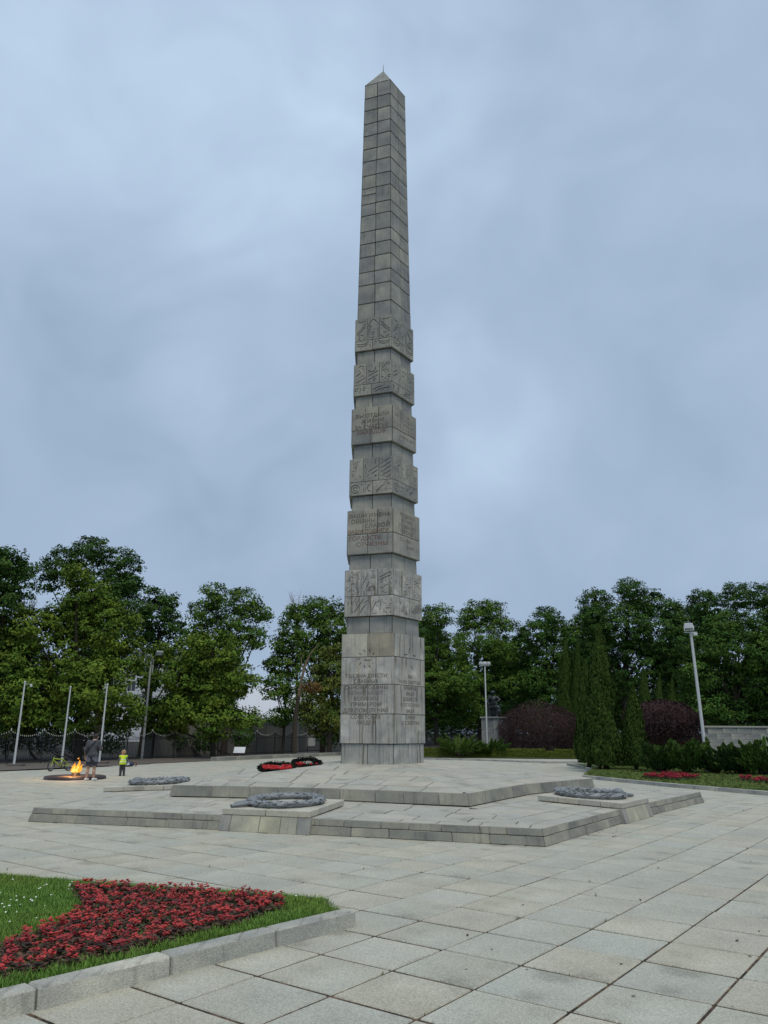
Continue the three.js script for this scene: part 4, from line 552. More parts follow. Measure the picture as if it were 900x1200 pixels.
// kerbs and lawns at the far right
function kerbRun(name, label, pts, h, w, len, mats) { const K = thing(name, label, 'kerb'); for (let i = 0; i + 1 < pts.length; i++) { const a = pts[i], b = pts[i + 1], d = b.clone().sub(a), L = d.length(), u = d.clone().normalize(), nrm = V(u.z, 0, -u.x), n = Math.max(1, Math.round(L / len)); for (let k = 0; k < n; k++) { const P = (s, q, y) => a.clone().addScaledVector(u, s).addScaledVector(nrm, q).setY(y), s0 = L * k / n + .004, s1 = L * (k + 1) / n - .004; part('kerb_stone', hexa([P(s0, 0, -.02), P(s1, 0, -.02), P(s1, .01, h), P(s0, .01, h), P(s0, w, -.02), P(s1, w, -.02), P(s1, w, h), P(s0, w, h)], .012), pick(mats), K); } } return K; }
{
  const km = [[.33, .33, .31], [.36, .355, .33], [.30, .30, .285]].map((t) => granite(...t));
  const front = [[682, 912], [734, 917.5], [786, 922.5], [842, 927.5], [900, 932.5], [985, 940]].map(([x, y]) => px(x, y)), tip = [[664, 897], [680, 900], [694, 904.5], [682, 912]].map(([x, y]) => px(x, y)), far_ = [[494, 890], [560, 891.5], [640, 894.5], [692, 894.5]].map(([x, y]) => px(x, y));
  kerbRun('lawn_kerb', 'light granite kerb along the lawn with thuja trees and junipers', front, .13, .16, 1.0, km);
  kerbRun('curved_kerb', 'short kerb curling round the tip of the thuja lawn', tip, .12, .15, .7, km);
  kerbRun('hedge_kerb', 'low kerb in front of the clipped hedge', far_, .12, .16, 1.2, km);
  const poly = [tip[0], tip[1], tip[2], ...front.map((p, i) => p.clone().add(V(.05, 0, -.1))), V(40, 0, -24), V(40, 0, -46), V(16.5, 0, -47)];
  sheet(poly, .105, M(.16, .20, .09, { map: lawnTex, roughness: 1 }), 'thuja_lawn', 'kerbed lawn under the thuja trees and junipers', 'lawn');
  const strip = [tip[2], ...front.map((p) => p.clone().add(V(.1, 0, -.15))), front[5].clone().add(V(0, 0, -4)), px(900, 905), px(800, 903), px(720, 900)];
  grassPatch('thuja_lawn_grass', 'mown grass of the lawn under the thuja trees', strip, .1, 14000, .085, .005, M(1, 1, 1, { roughness: .85 }), [.115, .175, .035]);
  sheet([px(494, 888), px(692, 890), V(18, 0, -60), V(18, 0, -76), V(1, 0, -76)], .05, M(.15, .17, .09, { map: lawnTex, roughness: 1 }), 'hedge_lawn', 'lawn behind the clipped hedge under the purple bush', 'lawn');
  // red flower strip
  const rs = [[[745, 911], [770, 909], [800, 910], [826, 913], [800, 914.5], [770, 913.5]], [[858, 914], [880, 913.5], [910, 916], [940, 918], [935, 921], [890, 918]]], bl = [M(.36, .02, .035), M(.42, .035, .06), M(.28, .02, .035)], lf = M(.06, .075, .025);
  const mk = (n, sz, rad, y) => { const L = []; for (let i = 0; i < n; i++) { const d = rnd3(); L.push({ p: V(d.x * rad, y + d.y * rad * .5, d.z * rad), n: rnd3().normalize(), s: sz, w: sz * .7, c: [1, 1, 1] }); } return leafCloud(L); };
  const bloomG = [mk(22, .07, .1, .19), mk(22, .07, .1, .17), mk(22, .07, .1, .2)], leafG = mk(20, .1, .12, .08); let k = 0;
  rs.forEach((r, ri) => { const q = r.map(([x, y]) => px(x, y, .15).setY(0)); scatter(q, ri ? 30 : 75, (x, z) => { const b = thing('lawn_bedding_plant', ri ? 'small red flowering plant in the sparse strip before the far juniper' : 'small red flowering plant in the strip before the junipers', 'flower', V(x, .1, z), rr(0, 6), ri ? 'sparse red strip' : 'red flower strip on the thuja lawn'); part('leaves', leafG, lf, b); part('bloom', bloomG[k % 3], bl[k % 3], b); k++; }); });
}

// snapped leaning trunk before the low olive tree, its upper wood bare and pale
{
  const z = -59, o = at(345, 872, z).setY(0), P = (x, y, dz = 0) => at(x, y, z).sub(o).add(V(0, 0, dz)), T = thing('snapped_tree', 'snapped leaning tree with a bare pale split trunk', 'tree', o);
  part('trunk', merge([limb([V(0, -.1, 0), P(346, 845), P(350, 815)], .2, .15, 10)]), bark, T); part('broken_wood', merge([limb([P(350, 817), P(355, 790, .1), P(362, 770, .1), P(374, 754, .2)], .145, .03, 9), limb([P(357, 788, .1), P(353, 775), P(356, 764)], .07, .015, 6), limb([P(352, 808), P(362, 800, .3), P(372, 803, .5)], .06, .02, 6)]), M(.62, .52, .38, { map: barkTex, roughness: 1 }), T);
  const L = []; for (let i = 0; i < 500; i++) { const c = P(366, 806, .5).add(rnd3().multiply(V(.85, .45, .6))), v = rr(.7, 1.2); L.push({ p: c, n: rnd3().normalize(), s: rr(.14, .26), w: .1, c: [.16 * v, .10 * v, .035 * v] }); } part('withered_leaves', leafCloud(L), leafMat, T);
}
for (const [lab, z, x, ys, ye, w] of [['bare twiggy dead crown between the dark tree and the maple', -56, 36, 745, 692, 20], ['bare dead branch tips above the airy tree', -72, 348, 735, 694, 10]]) {
  const o = at(x, 880, z).setY(0), P = (a, b, d = 0) => at(a, b, z).sub(o).add(V(0, 0, d)), T = thing('dead_tree', lab, 'tree', o), g = [limb([V(0, -.1, 0), P(x, 800), P(x + 1, ys)], .16, .07, 7)]; for (let i = 0; i < 12; i++) { const ex = x + rr(-w, w), ey = rr(ye, ys - 8), e = P(ex, ey, rr(-.8, .8)), m = P(mix(x, ex, .4), mix(ys, ey, .55)); g.push(limb([P(x + .5, ys + rr(0, 14)), m, e], .04, .01, 4)); for (let k = 0; k < 4; k++) g.push(limb([m.clone().lerp(e, rr(.2, .8)), m.clone().lerp(e, .9).add(rnd3().multiplyScalar(.35)), e.clone().add(rnd3().multiplyScalar(.8))], .014, .005, 4)); } part('trunk', merge(g), M(.3, .27, .24, { roughness: 1 }), T);
}
{ // weeds in the paving joints
  const t = tuft(7, .06, .02, .0025), n = 150, m = new THREE.InstancedMesh(t, M(1, 1, 1, { roughness: .8 }), n), q = new THREE.Object3D(), c = new THREE.Color(), A = .7607, B = .7619, ca = Math.cos(.6423), sa = Math.sin(.6423); let k = 0;
  while (k < n) { const on = R() < .5, i = Math.floor(rr(-14, 16)), j = Math.floor(rr(-8, 22)), u = (on ? i : i + R()) * A, v = (on ? j + R() : j) * B, x = .084 + u * ca + v * sa, z = -6.86 + u * sa - v * ca; if (z > -4.8 || z < -22 || Math.hypot(x - CX, z - CZ) < 9.2 || fbm3(x * .6, 3, z * .6, 2) < .47) continue; q.position.set(x, -.008, z); q.rotation.y = rr(0, 6); q.scale.setScalar(rr(.3, .95)); q.updateMatrix(); m.setMatrixAt(k, q.matrix); const l = rr(.6, 1.1); c.setRGB(.12 * l, .16 * l, .04 * l); m.setColorAt(k, c); k++; }
  m.name = 'joint_weeds'; scene.add(m); tag(m, 'small weeds growing in the joints of the paving', 'weeds', null, 'stuff');
}

{ // fallen leaves and grit on the paving
  const g = new THREE.CircleGeometry(.016, 5); g.rotateX(-Math.PI / 2 + .25); const m = new THREE.InstancedMesh(g, M(.07, .05, .035, { roughness: 1 }), 90), q = new THREE.Object3D(); let k = 0;
  const put = (p) => { q.position.set(p.x, .008, p.z); q.rotation.set(rr(-.3, .3), rr(0, 6), rr(-.3, .3)); q.scale.set(rr(.5, 1.6), 1, rr(.4, 1)); q.updateMatrix(); m.setMatrixAt(k++, q.matrix); };
  for (let i = 0; i < 40; i++) put(px(rr(635, 730), rr(970, 984))); for (let i = 0; i < 14; i++) put(px(rr(430, 890), rr(1000, 1190)));
  m.name = 'fallen_leaves'; scene.add(m); tag(m, 'small dry fallen leaves and grit scattered on the paving', 'leaves', null, 'stuff');
}

// ================================================================ far edge: brown path, iron fence, walls, buildings
{
  const pts = [px(-60, 904), px(0, 903.5), px(120, 898), px(200, 894), px(300, 889.5), px(400, 884), V(3, 0, -67), V(4, 0, -80), V(-6, 0, -80), V(-9, 0, -66), V(-13.8, 0, -57), V(-20, 0, -45.5), V(-26, 0, -40)];
  sheet(pts, .02, M(.17, .145, .12, { map: paveTex, roughness: .95 }), 'brown_path', 'brownish paved path along the iron fence', 'path');
  const a = px(250, 892), b = px(402, 885), d = b.clone().sub(a), K = thing('low_step', 'low granite step at the edge of the square before the information board', 'step', a), L = d.length(), n = 8;
  for (let i = 0; i < n; i++) { const g = rbox(L / n - .012, .26, .5, .015, L * (i + .5) / n, .11, 0); const m = part('step_stone', g, wallTones[i % 5], K); m.rotation.y = -Math.atan2(d.z, d.x); }
}
const iron = M(.018, .02, .022, { roughness: .6, metalness: .3 }), tipPaint = M(.42, .42, .38, { roughness: .7 });
function fence(label, pts, spacing) {
  const F = thing('iron_fence', label, 'fence', pts[0].clone()); const o = pts[0];
  for (let i = 0; i + 1 < pts.length; i++) {
    const a = pts[i], b = pts[i + 1], L = Math.hypot(b.x - a.x, b.z - a.z), n = Math.max(1, Math.round(L / spacing)), yaw = -Math.atan2(b.z - a.z, b.x - a.x);
    for (let k = 0; k < n + (i + 2 === pts.length ? 1 : 0); k++) {
      const p = a.clone().lerp(b, k / n).sub(o), H = 1.78; const po = part('post', rod(V(0, -.1, 0), V(0, H, 0), .035, .035, 8), iron, F); po.position.copy(p);
      const fin = new THREE.LatheGeometry([[0, 0], [.045, .01], [.05, .05], [.02, .08], [.03, .11], [0, .18]].map((q) => new THREE.Vector2(...q)), 8); const fm = part('finial', fin, tipPaint, po); fm.position.y = H;
      if (k === n) break;
      const q = a.clone().lerp(b, (k + 1) / n).sub(o), w = Math.hypot(q.x - p.x, q.z - p.z), bars = [], tips = [], m = Math.round(w / .125), sag = (t) => .28 * 4 * t * (1 - t);
      for (let j = 1; j < m; j++) { const t = j / m, x = w * t, y = 1.72 - sag(t), dy = (q.y - p.y) * t; bars.push(box(.013, y, .013, x, y / 2 + .06 + dy, 0)); tips.push(new THREE.ConeGeometry(.026, .085, 5).translate(x, y + .09 + dy, 0)); }
      for (const y of [.16, 1.30]) bars.push(box(w, .035, .02, w / 2, y, 0));
      { const c = []; for (let j = 0; j <= 12; j++) c.push(V(w * j / 12, 1.64 - sag(j / 12) + (q.y - p.y) * j / 12, 0)); bars.push(limb(c, .016, .016, 5)); }
      for (const [nm, gg, mt] of [['picket_panel', bars, iron], ['picket_tips', tips, tipPaint]]) { const me = part(nm, merge(gg.map((g) => { g.deleteAttribute('uv'); return g; })), mt, F, 'stuff'); me.position.copy(p); me.rotation.y = yaw; }
    }
  }
}
const fy = (p) => { p.y = rise(p.x, p.z); return p; };
const fenceA = [V(-27, 0, -36.6), V(-20.6, 0, -43.4), V(-14.6, 0, -55), V(-10.2, 0, -63.5), V(-5.6, 0, -73)];
fence('black iron fence with sagging white tipped pickets between the square and the beige wall', fenceA, 2.35);
fence('black iron fence with white tipped pickets behind the hedge and the obelisk foot', [V(-5.6, 0, -73.05), V(3.5, .4, -79), V(12.5, .62, -85), V(22, .62, -90)].map((p, i) => i ? p : p), 2.4);
{ // beige wall behind the left fence
  const W = thing('beige_wall', 'long beige concrete wall behind the iron fence', 'wall', V(0, 0, 0)), mat = [M(.19, .18, .145), M(.20, .188, .152), M(.178, .168, .14)];
  const p = [V(-17.5, 0, -57.5), V(-12.6, 0, -66.5), V(-7.5, 0, -77)];
  for (let i = 0; i + 1 < p.length; i++) { const a = p[i], b = p[i + 1], L = a.distanceTo(b), n = Math.round(L / 2.5), yaw = -Math.atan2(b.z - a.z, b.x - a.x); for (let k = 0; k < n; k++) { const c = a.clone().lerp(b, (k + .5) / n); part('wall_panel', boxUv(box(L / n - .02, 2.55, .16, 0, 1.2, 0).toNonIndexed()), mat[(i + k) % 3], W).position.copy(c); W.children[W.children.length - 1].rotation.y = yaw; const q = part('panel_post', box(.16, 2.6, .24, 0, 1.22, 0), mat[1], W); q.position.copy(a.clone().lerp(b, k / n)); q.rotation.y = yaw; } const cap = part('coping', box(L, .09, .3, 0, 2.545, 0), M(.2, .19, .17), W); cap.position.copy(a.clone().lerp(b, .5)); cap.rotation.y = yaw; }
}
function facade(B, w, h, x, y, z, cols, rows, mat, glass, frame, ww, wh, y0, dy) { // wall pieces around real window openings
  const cx = [...Array(cols)].map((_, i) => -w / 2 + w * (i + .5) / cols), g = []; const cy = [...Array(rows)].map((_, j) => y0 + j * dy);
  const xs = [-w / 2]; cx.forEach((c) => xs.push(c - ww / 2, c + ww / 2)); xs.push(w / 2); const ys = [0]; cy.forEach((c) => ys.push(c - wh / 2, c + wh / 2)); ys.push(h);
  for (let i = 0; i + 1 < xs.length; i++) for (let j = 0; j + 1 < ys.length; j++) if (!(i % 2 && j % 2)) g.push(box(xs[i + 1] - xs[i], ys[j + 1] - ys[j], .3, x + (xs[i] + xs[i + 1]) / 2, y + (ys[j] + ys[j + 1]) / 2, z));
  part('wall', merge(g), mat, B);
  for (const c of cx) for (const r of cy) { const q = part('window', merge([box(ww, .08, .1, 0, wh / 2 - .04, 0), box(ww, .08, .1, 0, -wh / 2 + .04, 0), box(.08, wh - .16, .1, -ww / 2 + .04, 0, 0), box(.08, wh - .16, .1, ww / 2 - .04, 0, 0), box(.06, wh - .16, .08, 0, 0, 0)]), frame, B); q.position.set(x + c, y + r, z - .02); const p = part('pane', box(ww - .16, wh - .16, .02), glass, q); p.position.z = -.03; }
}
const glass = M(.04, .05, .06, { roughness: .08, metalness: .1 }), frameW = M(.6, .6, .58);
{
  const c = at(285, 850, -92), B = thing('pale_low_building', 'long low building with light grey metal roof behind the linden', 'building', V(c.x, 0, -92), .12), roofM = M(.55, .57, .6, { roughness: .55, metalness: .1 }), w = 17;
  facade(B, w, 3.2, 0, 0, 0, 5, 1, M(.5, .5, .47), glass, frameW, 1.3, 1.4, 1.7, 1);
  part('gable_wall', box(.3, 3.2, 9, w / 2 - .15, 1.6, -4.66), M(.48, .48, .45), B); part('gable_wall', box(.3, 3.2, 9, -w / 2 + .15, 1.6, -4.66), M(.48, .48, .45), B);
  const slope = Math.atan2(4.2, 7), sl = Math.hypot(4.2, 7); const n = 12; for (let i = 0; i < n; i++) { const q = part('roof_sheet', box((w + .8) / n - .015, .06, sl, 0, 0, 0), roofM, B); q.rotation.x = slope; q.position.set(-(w + .8) / 2 + (w + .8) * (i + .5) / n, 3.2 + 2.1, -2.9); part('seam', box(.04, .05, sl, ((w + .8) / n) / 2, .04, 0), roofM, q); }
  part('eaves', box(w + .8, .18, .12, 0, 3.22, .62), M(.25, .25, .25), B);
}
{
  const c = at(182, 850, -120), B = thing('white_apartment_block', 'pale multi storey block glimpsed through the trees beside the floodlight mast', 'building', V(c.x, 0, -120), .1);
  facade(B, 22, 13.5, 0, 0, 0, 8, 4, M(.52, .54, .56), glass, frameW, 1.3, 1.6, 2.2, 3.1); part('roof', box(23, .5, 12, 0, 13.76, -5.5), M(.3, .31, .33), B); part('side_wall', box(.3, 13.5, 11, 10.85, 6.75, -5.66), M(.5, .5, .5), B); part('side_wall', box(.3, 13.5, 11, -10.85, 6.75, -5.66), M(.5, .5, .5), B);
}
{ // granite wall at the right: individual blocks
  const a = at(822, 870, -50), W = thing('granite_wall', 'long grey granite block wall behind the junipers', 'wall', V(a.x, 0, -50), -.05), H = 2.3, rows = 6; let tone = [[.24, .25, .24], [.27, .275, .26], [.215, .225, .22], [.285, .285, .27]].map((t) => granite(...t));
  const sh = [...Array(8)].map(() => rbox(.9, .36, .5, .025)); for (let r = 0; r < rows; r++) for (let i = 0; i < 17; i++) { const m = part('wall_block', sh[(r * 5 + i) % 8], tone[Math.floor(R() * 4)], W); m.position.set(.45 + i * .905 + (r % 2 ? .4 : 0), .18 + r * .365, rr(-.015, .015)); }
  part('coping', rbox(16, .11, .62, .02, 8, 2.25, 0), tone[1], W);
}
// ================================================================ poles and lamps
const poleM = M(.58, .60, .59, { roughness: .5, metalness: .2 }), galv = M(.42, .44, .445, { roughness: .55, metalness: .15 });
function poleAt(bx, by, tx, ty, z0) { const b = z0 ? at(bx, by, z0).setY(0) : px(bx, by); const t = at(tx, ty, b.z); return { b, H: t.y, lean: (t.x - b.x) }; }
[[16, 898, 29, 800, 'bare white flagpole with a small pulley arm at its top'], [72, 895, 83, 806, 'bare white flagpole standing behind the green bicycle'], [116, 895, 126, 803, 'bare white flagpole behind the standing man']].forEach(([a, b, c, d, lab], i) => {
  const q = poleAt(a, b, c, d), F = thing('flagpole', lab, 'flagpole', q.b, 0, 'flagpoles by the flame'); part('pole', rod(V(0, 0, 0), V(q.lean * .2, q.H, 0), .062, .036, 10), poleM, F); part('base_plate', rbox(.8, .12, .5, .02, .1, .06, 0), M(.12, .1, .09), F); part('truck', new THREE.SphereGeometry(.06, 8, 6).translate(q.lean * .2, q.H + .03, 0), poleM, F);
  if (!i) { part('pulley_arm', rod(V(q.lean * .2, q.H - .06, 0), V(q.lean * .2 + .42, q.H - .1, 0), .014), galv, F); part('pulley', rbox(.12, .14, .08, .02, q.lean * .2 + .36, q.H - .16, 0), poleM, F); }
});
function floodHead(T, name, x, y, z, ry, rx, s, mat) { const g = new THREE.Group(); g.name = name; g.position.set(x, y, z); g.rotation.set(rx, ry, 0, 'YXZ'); T.add(g); part('housing', rbox(.5 * s, .34 * s, .16 * s, .03 * s), mat, g); part('lens', rbox(.44 * s, .28 * s, .02, .006, 0, 0, .085 * s), M(.5, .53, .55, { roughness: .15 }), g); part('bracket', merge([box(.03, .3 * s, .03, -.27 * s, -.1 * s, 0), box(.03, .3 * s, .03, .27 * s, -.1 * s, 0), box(.57 * s, .03, .04, 0, -.25 * s, 0)]), mat, g); return g; }
{ const q = poleAt(166, 889, 176, 770), T = thing('floodlight_mast', 'tall grey steel floodlight mast at the iron fence', 'lamp post', q.b); part('pole', rod(V(0, 0, 0), V(.05, q.H, 0), .095, .07, 12), galv, T); part('arm', merge([rod(V(.05, q.H - .1, 0), V(.55, q.H + .25, 0), .04), rod(V(.05, q.H - .6, 0), V(.2, q.H - .6, 0), .03), rod(V(.2, q.H - 1.1, 0), V(.2, q.H - .05, 0), .045)]), galv, T); floodHead(T, 'lamp_head', .62, q.H + .28, .1, .5, .6, .9, galv); floodHead(T, 'lamp_head', -.05, q.H + .05, .1, -.5, .5, .7, galv); }
{ const z = -63, b = at(571, 870, z).setY(.05), t = at(568, 782, z), T = thing('three_headed_floodlight', 'white pole with three floodlights beside the bronze soldier', 'lamp post', b); part('pole', rod(V(0, 0, 0), V(0, t.y, 0), .07, .055, 10), poleM, T); part('crossbar', box(.75, .06, .06, 0, t.y + .08, 0), poleM, T); [[-.33, .7], [0, 0], [.33, -.7]].forEach(([x, r]) => floodHead(T, 'lamp_head', x, t.y + .3, .06, r * -1, -.2, .58, poleM)); }
{ const z = -36.5, b = at(828, 890, z).setY(.1), t = at(809.5, 741, z), T = thing('leaning_floodlight_pole', 'slightly leaning white pole with a boxy floodlight among the junipers', 'lamp post', b); const d = t.clone().sub(b); part('pole', rod(V(0, 0, 0), d, .085, .06, 12), M(.55, .57, .57, { roughness: .5 }), T); part('crossbar', box(.6, .05, .06, d.x, d.y, 0), poleM, T); const h = floodHead(T, 'lamp_head', d.x - .12, d.y + .28, .12, -.35, -.15, .78, M(.62, .64, .64, { roughness: .5 })); part('junction_box', rbox(.2, .12, .12, .015, d.x + .2, d.y - .1, 0), poleM, T); }
// information board
{ const b = px(280, 886.5), T = thing('information_board', 'small tilted white information board by the low step', 'sign', b.setY(.02)); part('stand', merge([rod(V(-.3, 0, 0), V(-.3, .22, 0), .03), rod(V(.3, 0, 0), V(.3, .22, 0), .03)]), iron, T); part('panel', rbox(.86, .62, .05, .015, 0, .42, -.05, 0, -.75, 0), M(.7, .73, .75, { roughness: .35 }), T); part('frame', merge([box(.92, .05, .07, 0, .2, .175, 0, -.75), box(.92, .05, .07, 0, .64, -.27, 0, -.75)]), M(.08, .08, .08), T); }

// ================================================================ figures: signed distances to tapered bones, smoothly joined, meshed
function sdfGeo(bones, cell, k = .03, cut) {
  let lo = V(1e9, 1e9, 1e9), hi = V(-1e9, -1e9, -1e9); for (const [a, b, ra, rb] of bones) for (const [p, r] of [[a, ra], [b, rb]]) { lo.min(V(p[0] - r, p[1] - r, p[2] - r)); hi.max(V(p[0] + r, p[1] + r, p[2] + r)); }
  const pad = cell * 3 + k * .5, size = Math.max(hi.x - lo.x, hi.y - lo.y, hi.z - lo.z) / 2 + pad, N = Math.min(150, Math.ceil(size * 2 / cell)), c = lo.clone().add(hi).multiplyScalar(.5), mc = new MarchingCubes(N, leafMat, false, false, 120000);
  const bb = bones.map(([a, b, ra, rb, sq]) => ({ a, d: [b[0] - a[0], b[1] - a[1], b[2] - a[2]], l2: (b[0] - a[0]) ** 2 + (b[1] - a[1]) ** 2 + (b[2] - a[2]) ** 2 || 1e-9, ra, rb, sq: sq || 1 }));
  for (let z = 0; z < N; z++) for (let y = 0; y < N; y++) for (let x = 0; x < N; x++) {
    const X = c.x + (x - N / 2) / (N / 2) * size, Y = c.y + (y - N / 2) / (N / 2) * size, Z = c.z + (z - N / 2) / (N / 2) * size; let s = 1e9;
    for (const q of bb) { let ex = X - q.a[0], ey = Y - q.a[1], ez = Z - q.a[2]; const t = clamp((ex * q.d[0] + ey * q.d[1] + ez * q.d[2]) / q.l2); ex -= q.d[0] * t; ey -= q.d[1] * t; ez -= q.d[2] * t; const dd = Math.sqrt(ex * ex + ey * ey + ez * ez * q.sq) - mix(q.ra, q.rb, t); const h = Math.max(k - Math.abs(s - dd), 0) / k; s = Math.min(s, dd) - h * h * k * .25; }
    if (cut) s = Math.max(s, cut(X, Y, Z)); mc.field[x + y * N + z * N * N] = -s;
  }
  mc.isolation = 0; mc.update(); const n = mc.count, g = new THREE.BufferGeometry(); g.setAttribute('position', new THREE.BufferAttribute(mc.positionArray.slice(0, n * 3), 3)); g.scale(size, size, size); g.translate(c.x, c.y, c.z); const w = mergeVertices(g, 1e-5); w.computeVertexNormals(); const nn = w.toNonIndexed(); const p = nn.attributes.position; { // make sure faces look outwards
    let vol = 0; const a = V(), b = V(), d = V(); for (let i = 0; i < p.count; i += 3) { a.fromBufferAttribute(p, i); b.fromBufferAttribute(p, i + 1); d.fromBufferAttribute(p, i + 2); vol += a.sub(c).dot(b.sub(c).cross(d.sub(c))); } if (vol < 0) { const ix = w.index.array; for (let i = 0; i < ix.length; i += 3) { const t = ix[i]; ix[i] = ix[i + 1]; ix[i + 1] = t; } w.computeVertexNormals(); } }
  return w;
}
function handBones(w, dirn, side, s = 1, curl = .5) { // palm, five unequal fingers, thumb off the side; w wrist, dirn pointing along the hand, side towards the thumb
  const d = V(...dirn).normalize(), t = V(...side).addScaledVector(d, -V(...side).dot(d)).normalize(), n = d.clone().cross(t), W = V(...w), P = (a, b, c) => { const q = W.clone().addScaledVector(d, a * s).addScaledVector(t, b * s).addScaledVector(n, c * s); return [q.x, q.y, q.z]; }, o = [];
  o.push([P(0, 0, 0), P(.05, .016, 0), .026 * s, .022 * s], [P(.01, 0, 0), P(.085, -.024, 0), .022 * s, .018 * s], [P(.05, .02, 0), P(.085, .024, 0), .02 * s, .017 * s]);
  [[.027, .075], [.009, .085], [-.009, .079], [-.026, .062]].forEach(([b, l]) => { o.push([P(.085, b, 0), P(.085 + l * .5, b * 1.15, curl * .022), .0092 * s, .0085 * s], [P(.085 + l * .5, b * 1.15, curl * .022), P(.085 + l * .85, b * 1.15, curl * .075), .0085 * s, .0072 * s]); });
  o.push([P(.025, .024, 0), P(.06, .055, curl * .02), .0125 * s, .010 * s], [P(.06, .055, curl * .02), P(.092, .06, curl * .04), .010 * s, .0085 * s]); return o;
}
function headBones(c, f, s) { // c head centre, f facing [x,z]; skull, jaw, nose, brow, ears, neck handled by the body
  const [fx, fz] = f, P = (a, u, l) => [c[0] + fx * a * s - fz * l * s, c[1] + u * s, c[2] + fz * a * s + fx * l * s]; return [[P(-.012, .03, 0), P(.02, .03, 0), .096 * s, .09 * s], [P(.03, -.05, 0), P(.045, -.075, 0), .06 * s, .045 * s], [P(.098, .015, 0), P(.112, -.016, 0), .011 * s, .014 * s], [P(.085, .032, .035), P(.085, .032, -.035), .018 * s, .018 * s], [P(-.005, .012, .092), P(-.005, -.02, .09), .018 * s, .013 * s], [P(-.005, .012, -.092), P(-.005, -.02, -.09), .018 * s, .013 * s], [P(.088, -.052, .018), P(.088, -.052, -.018), .011 * s, .011 * s]];
}
const skin = M(.44, .27, .19, { roughness: .6 });
{ // man seen from behind, head bowed, looking down into the flame dish
  const b = px(105, 914.8), T = thing('person', 'man in dark jacket and patterned grey shorts with bowed head beside the flame', 'person', b, -.12), S = 1.0;
  const hd = [.015, 1.575, -.115], fL = [-.135, .075, .02], fR = [.125, .075, -.05], kL = [-.125, .475, -.02], kR = [.115, .475, -.03], hL = [-.095, .9, 0], hR = [.095, .9, 0], sL = [-.185, 1.40, -.02], sR = [.185, 1.40, -.03], eL = [-.285, 1.12, .01], wL = [-.30, .885, -.06], eR = [.285, 1.15, -.06], wR = [.17, 1.16, -.29];
  const legs = (g) => [[hL, kL, .088 + g, .062 + g], [kL, [-.13, .3, .005], .056 + g, .06 + g], [[-.13, .3, .005], fL, .06 + g, .036 + g], [hR, kR, .088 + g, .062 + g], [kR, [.12, .3, -.02], .056 + g, .06 + g], [[.12, .3, -.02], fR, .06 + g, .036 + g]];
  const torso = (g) => [[[-.07, .95, 0], [.07, .95, 0], .115 + g, .115 + g], [[0, .98, 0], [0, 1.2, -.005], .13 + g, .14 + g], [[-.075, 1.3, -.01], [.075, 1.3, -.01], .115 + g, .115 + g], [sL, sR, .075 + g, .075 + g], [[0, 1.4, -.02], [.005, 1.49, -.06], .075 + g * .6, .058 + g * .4]];
  const arms = (g) => [[sL, eL, .058 + g, .046 + g], [eL, wL, .045 + g, .030 + g], [sR, eR, .058 + g, .046 + g], [eR, wR, .045 + g, .030 + g]];
  const head = headBones(hd, [0, -1], 1.03);
  const feet = (g) => [[[fL[0], .045, fL[2] + .05], [fL[0] - .02, .04, fL[2] - .15], .042 + g, .036 + g], [[fR[0], .045, fR[2] + .05], [fR[0] + .02, .04, fR[2] - .15], .042 + g, .036 + g]];
  const body = merge([sdfGeo([...legs(0), ...torso(0), ...arms(0), ...feet(0), [[.005, 1.46, -.05], hd, .056, .06], ...head.slice(0, 2)], .016), sdfGeo(head, .006, .02), sdfGeo(handBones(wL, [-.05, -1, -.12], [0, 0, -1]), .0035, .008), sdfGeo(handBones(wR, [-.5, .1, -1], [-.3, 1, 0], 1, .9), .0035, .008)]);
  part('body', body, skin, T);
  const jac = M(.068, .072, .082, { roughness: .9 }); const jk = part('jacket', sdfGeo([...torso(.022), ...arms(.018)], .016, .035, (x, y, z) => Math.max(.90 - y, Math.min(y - 1.475, 10))), jac, T);
  part('shorts', sdfGeo([...legs(.032), [[-.08, .93, 0], [.08, .93, 0], .135, .135], [hL, [-.128, .52, -.02], .125, .108], [hR, [.12, .52, -.03], .125, .108]], .016, .03, (x, y, z) => Math.max(.53 - y, y - .99)), new THREE.MeshStandardMaterial({ roughness: .9, color: lin(1, 1, 1), map: (() => { const t = tex(128, (u, v) => { const q = pf(u, v, 5, 3, 7); return q > .56 ? [.40, .41, .45] : q > .44 ? [.29, .30, .34] : [.17, .18, .21]; }); return t; })() }), T);
  { const sg = T.children[T.children.length - 1].geometry, p = sg.attributes.position, uv = new Float32Array(p.count * 2); for (let i = 0; i < p.count; i++) { uv[2 * i] = Math.atan2(p.getX(i), p.getZ(i)) * .5; uv[2 * i + 1] = p.getY(i) * 2.2; } sg.setAttribute('uv', new THREE.BufferAttribute(uv, 2)); }
  part('hair', sdfGeo([[[hd[0], hd[1] + .045, hd[2] + .018], [hd[0], hd[1] + .055, hd[2] - .03], .1, .092], [[hd[0], hd[1] - .02, hd[2] + .055], [hd[0], hd[1] + .03, hd[2] + .035], .062, .08]], .008, .03, (x, y, z) => (hd[2] - z) - .055 - (y - hd[1]) * .3), M(.03, .022, .018, { roughness: .8 }), T);
  part('shoes', sdfGeo(feet(.012), .008, .02), M(.62, .62, .6, { roughness: .7 }), T);
  part('shoulder_strap', limb([V(.15, 1.475, -.02), V(.10, 1.40, .115), V(-.02, 1.25, .165), V(-.13, 1.06, .15), V(-.16, 1.0, .08)], .022, .022, 6), M(.02, .02, .024), T);
  part('shoulder_bag', rbox(.2, .16, .08, .03, -.17, .98, -.12, .3), M(.025, .026, .03), T);
}
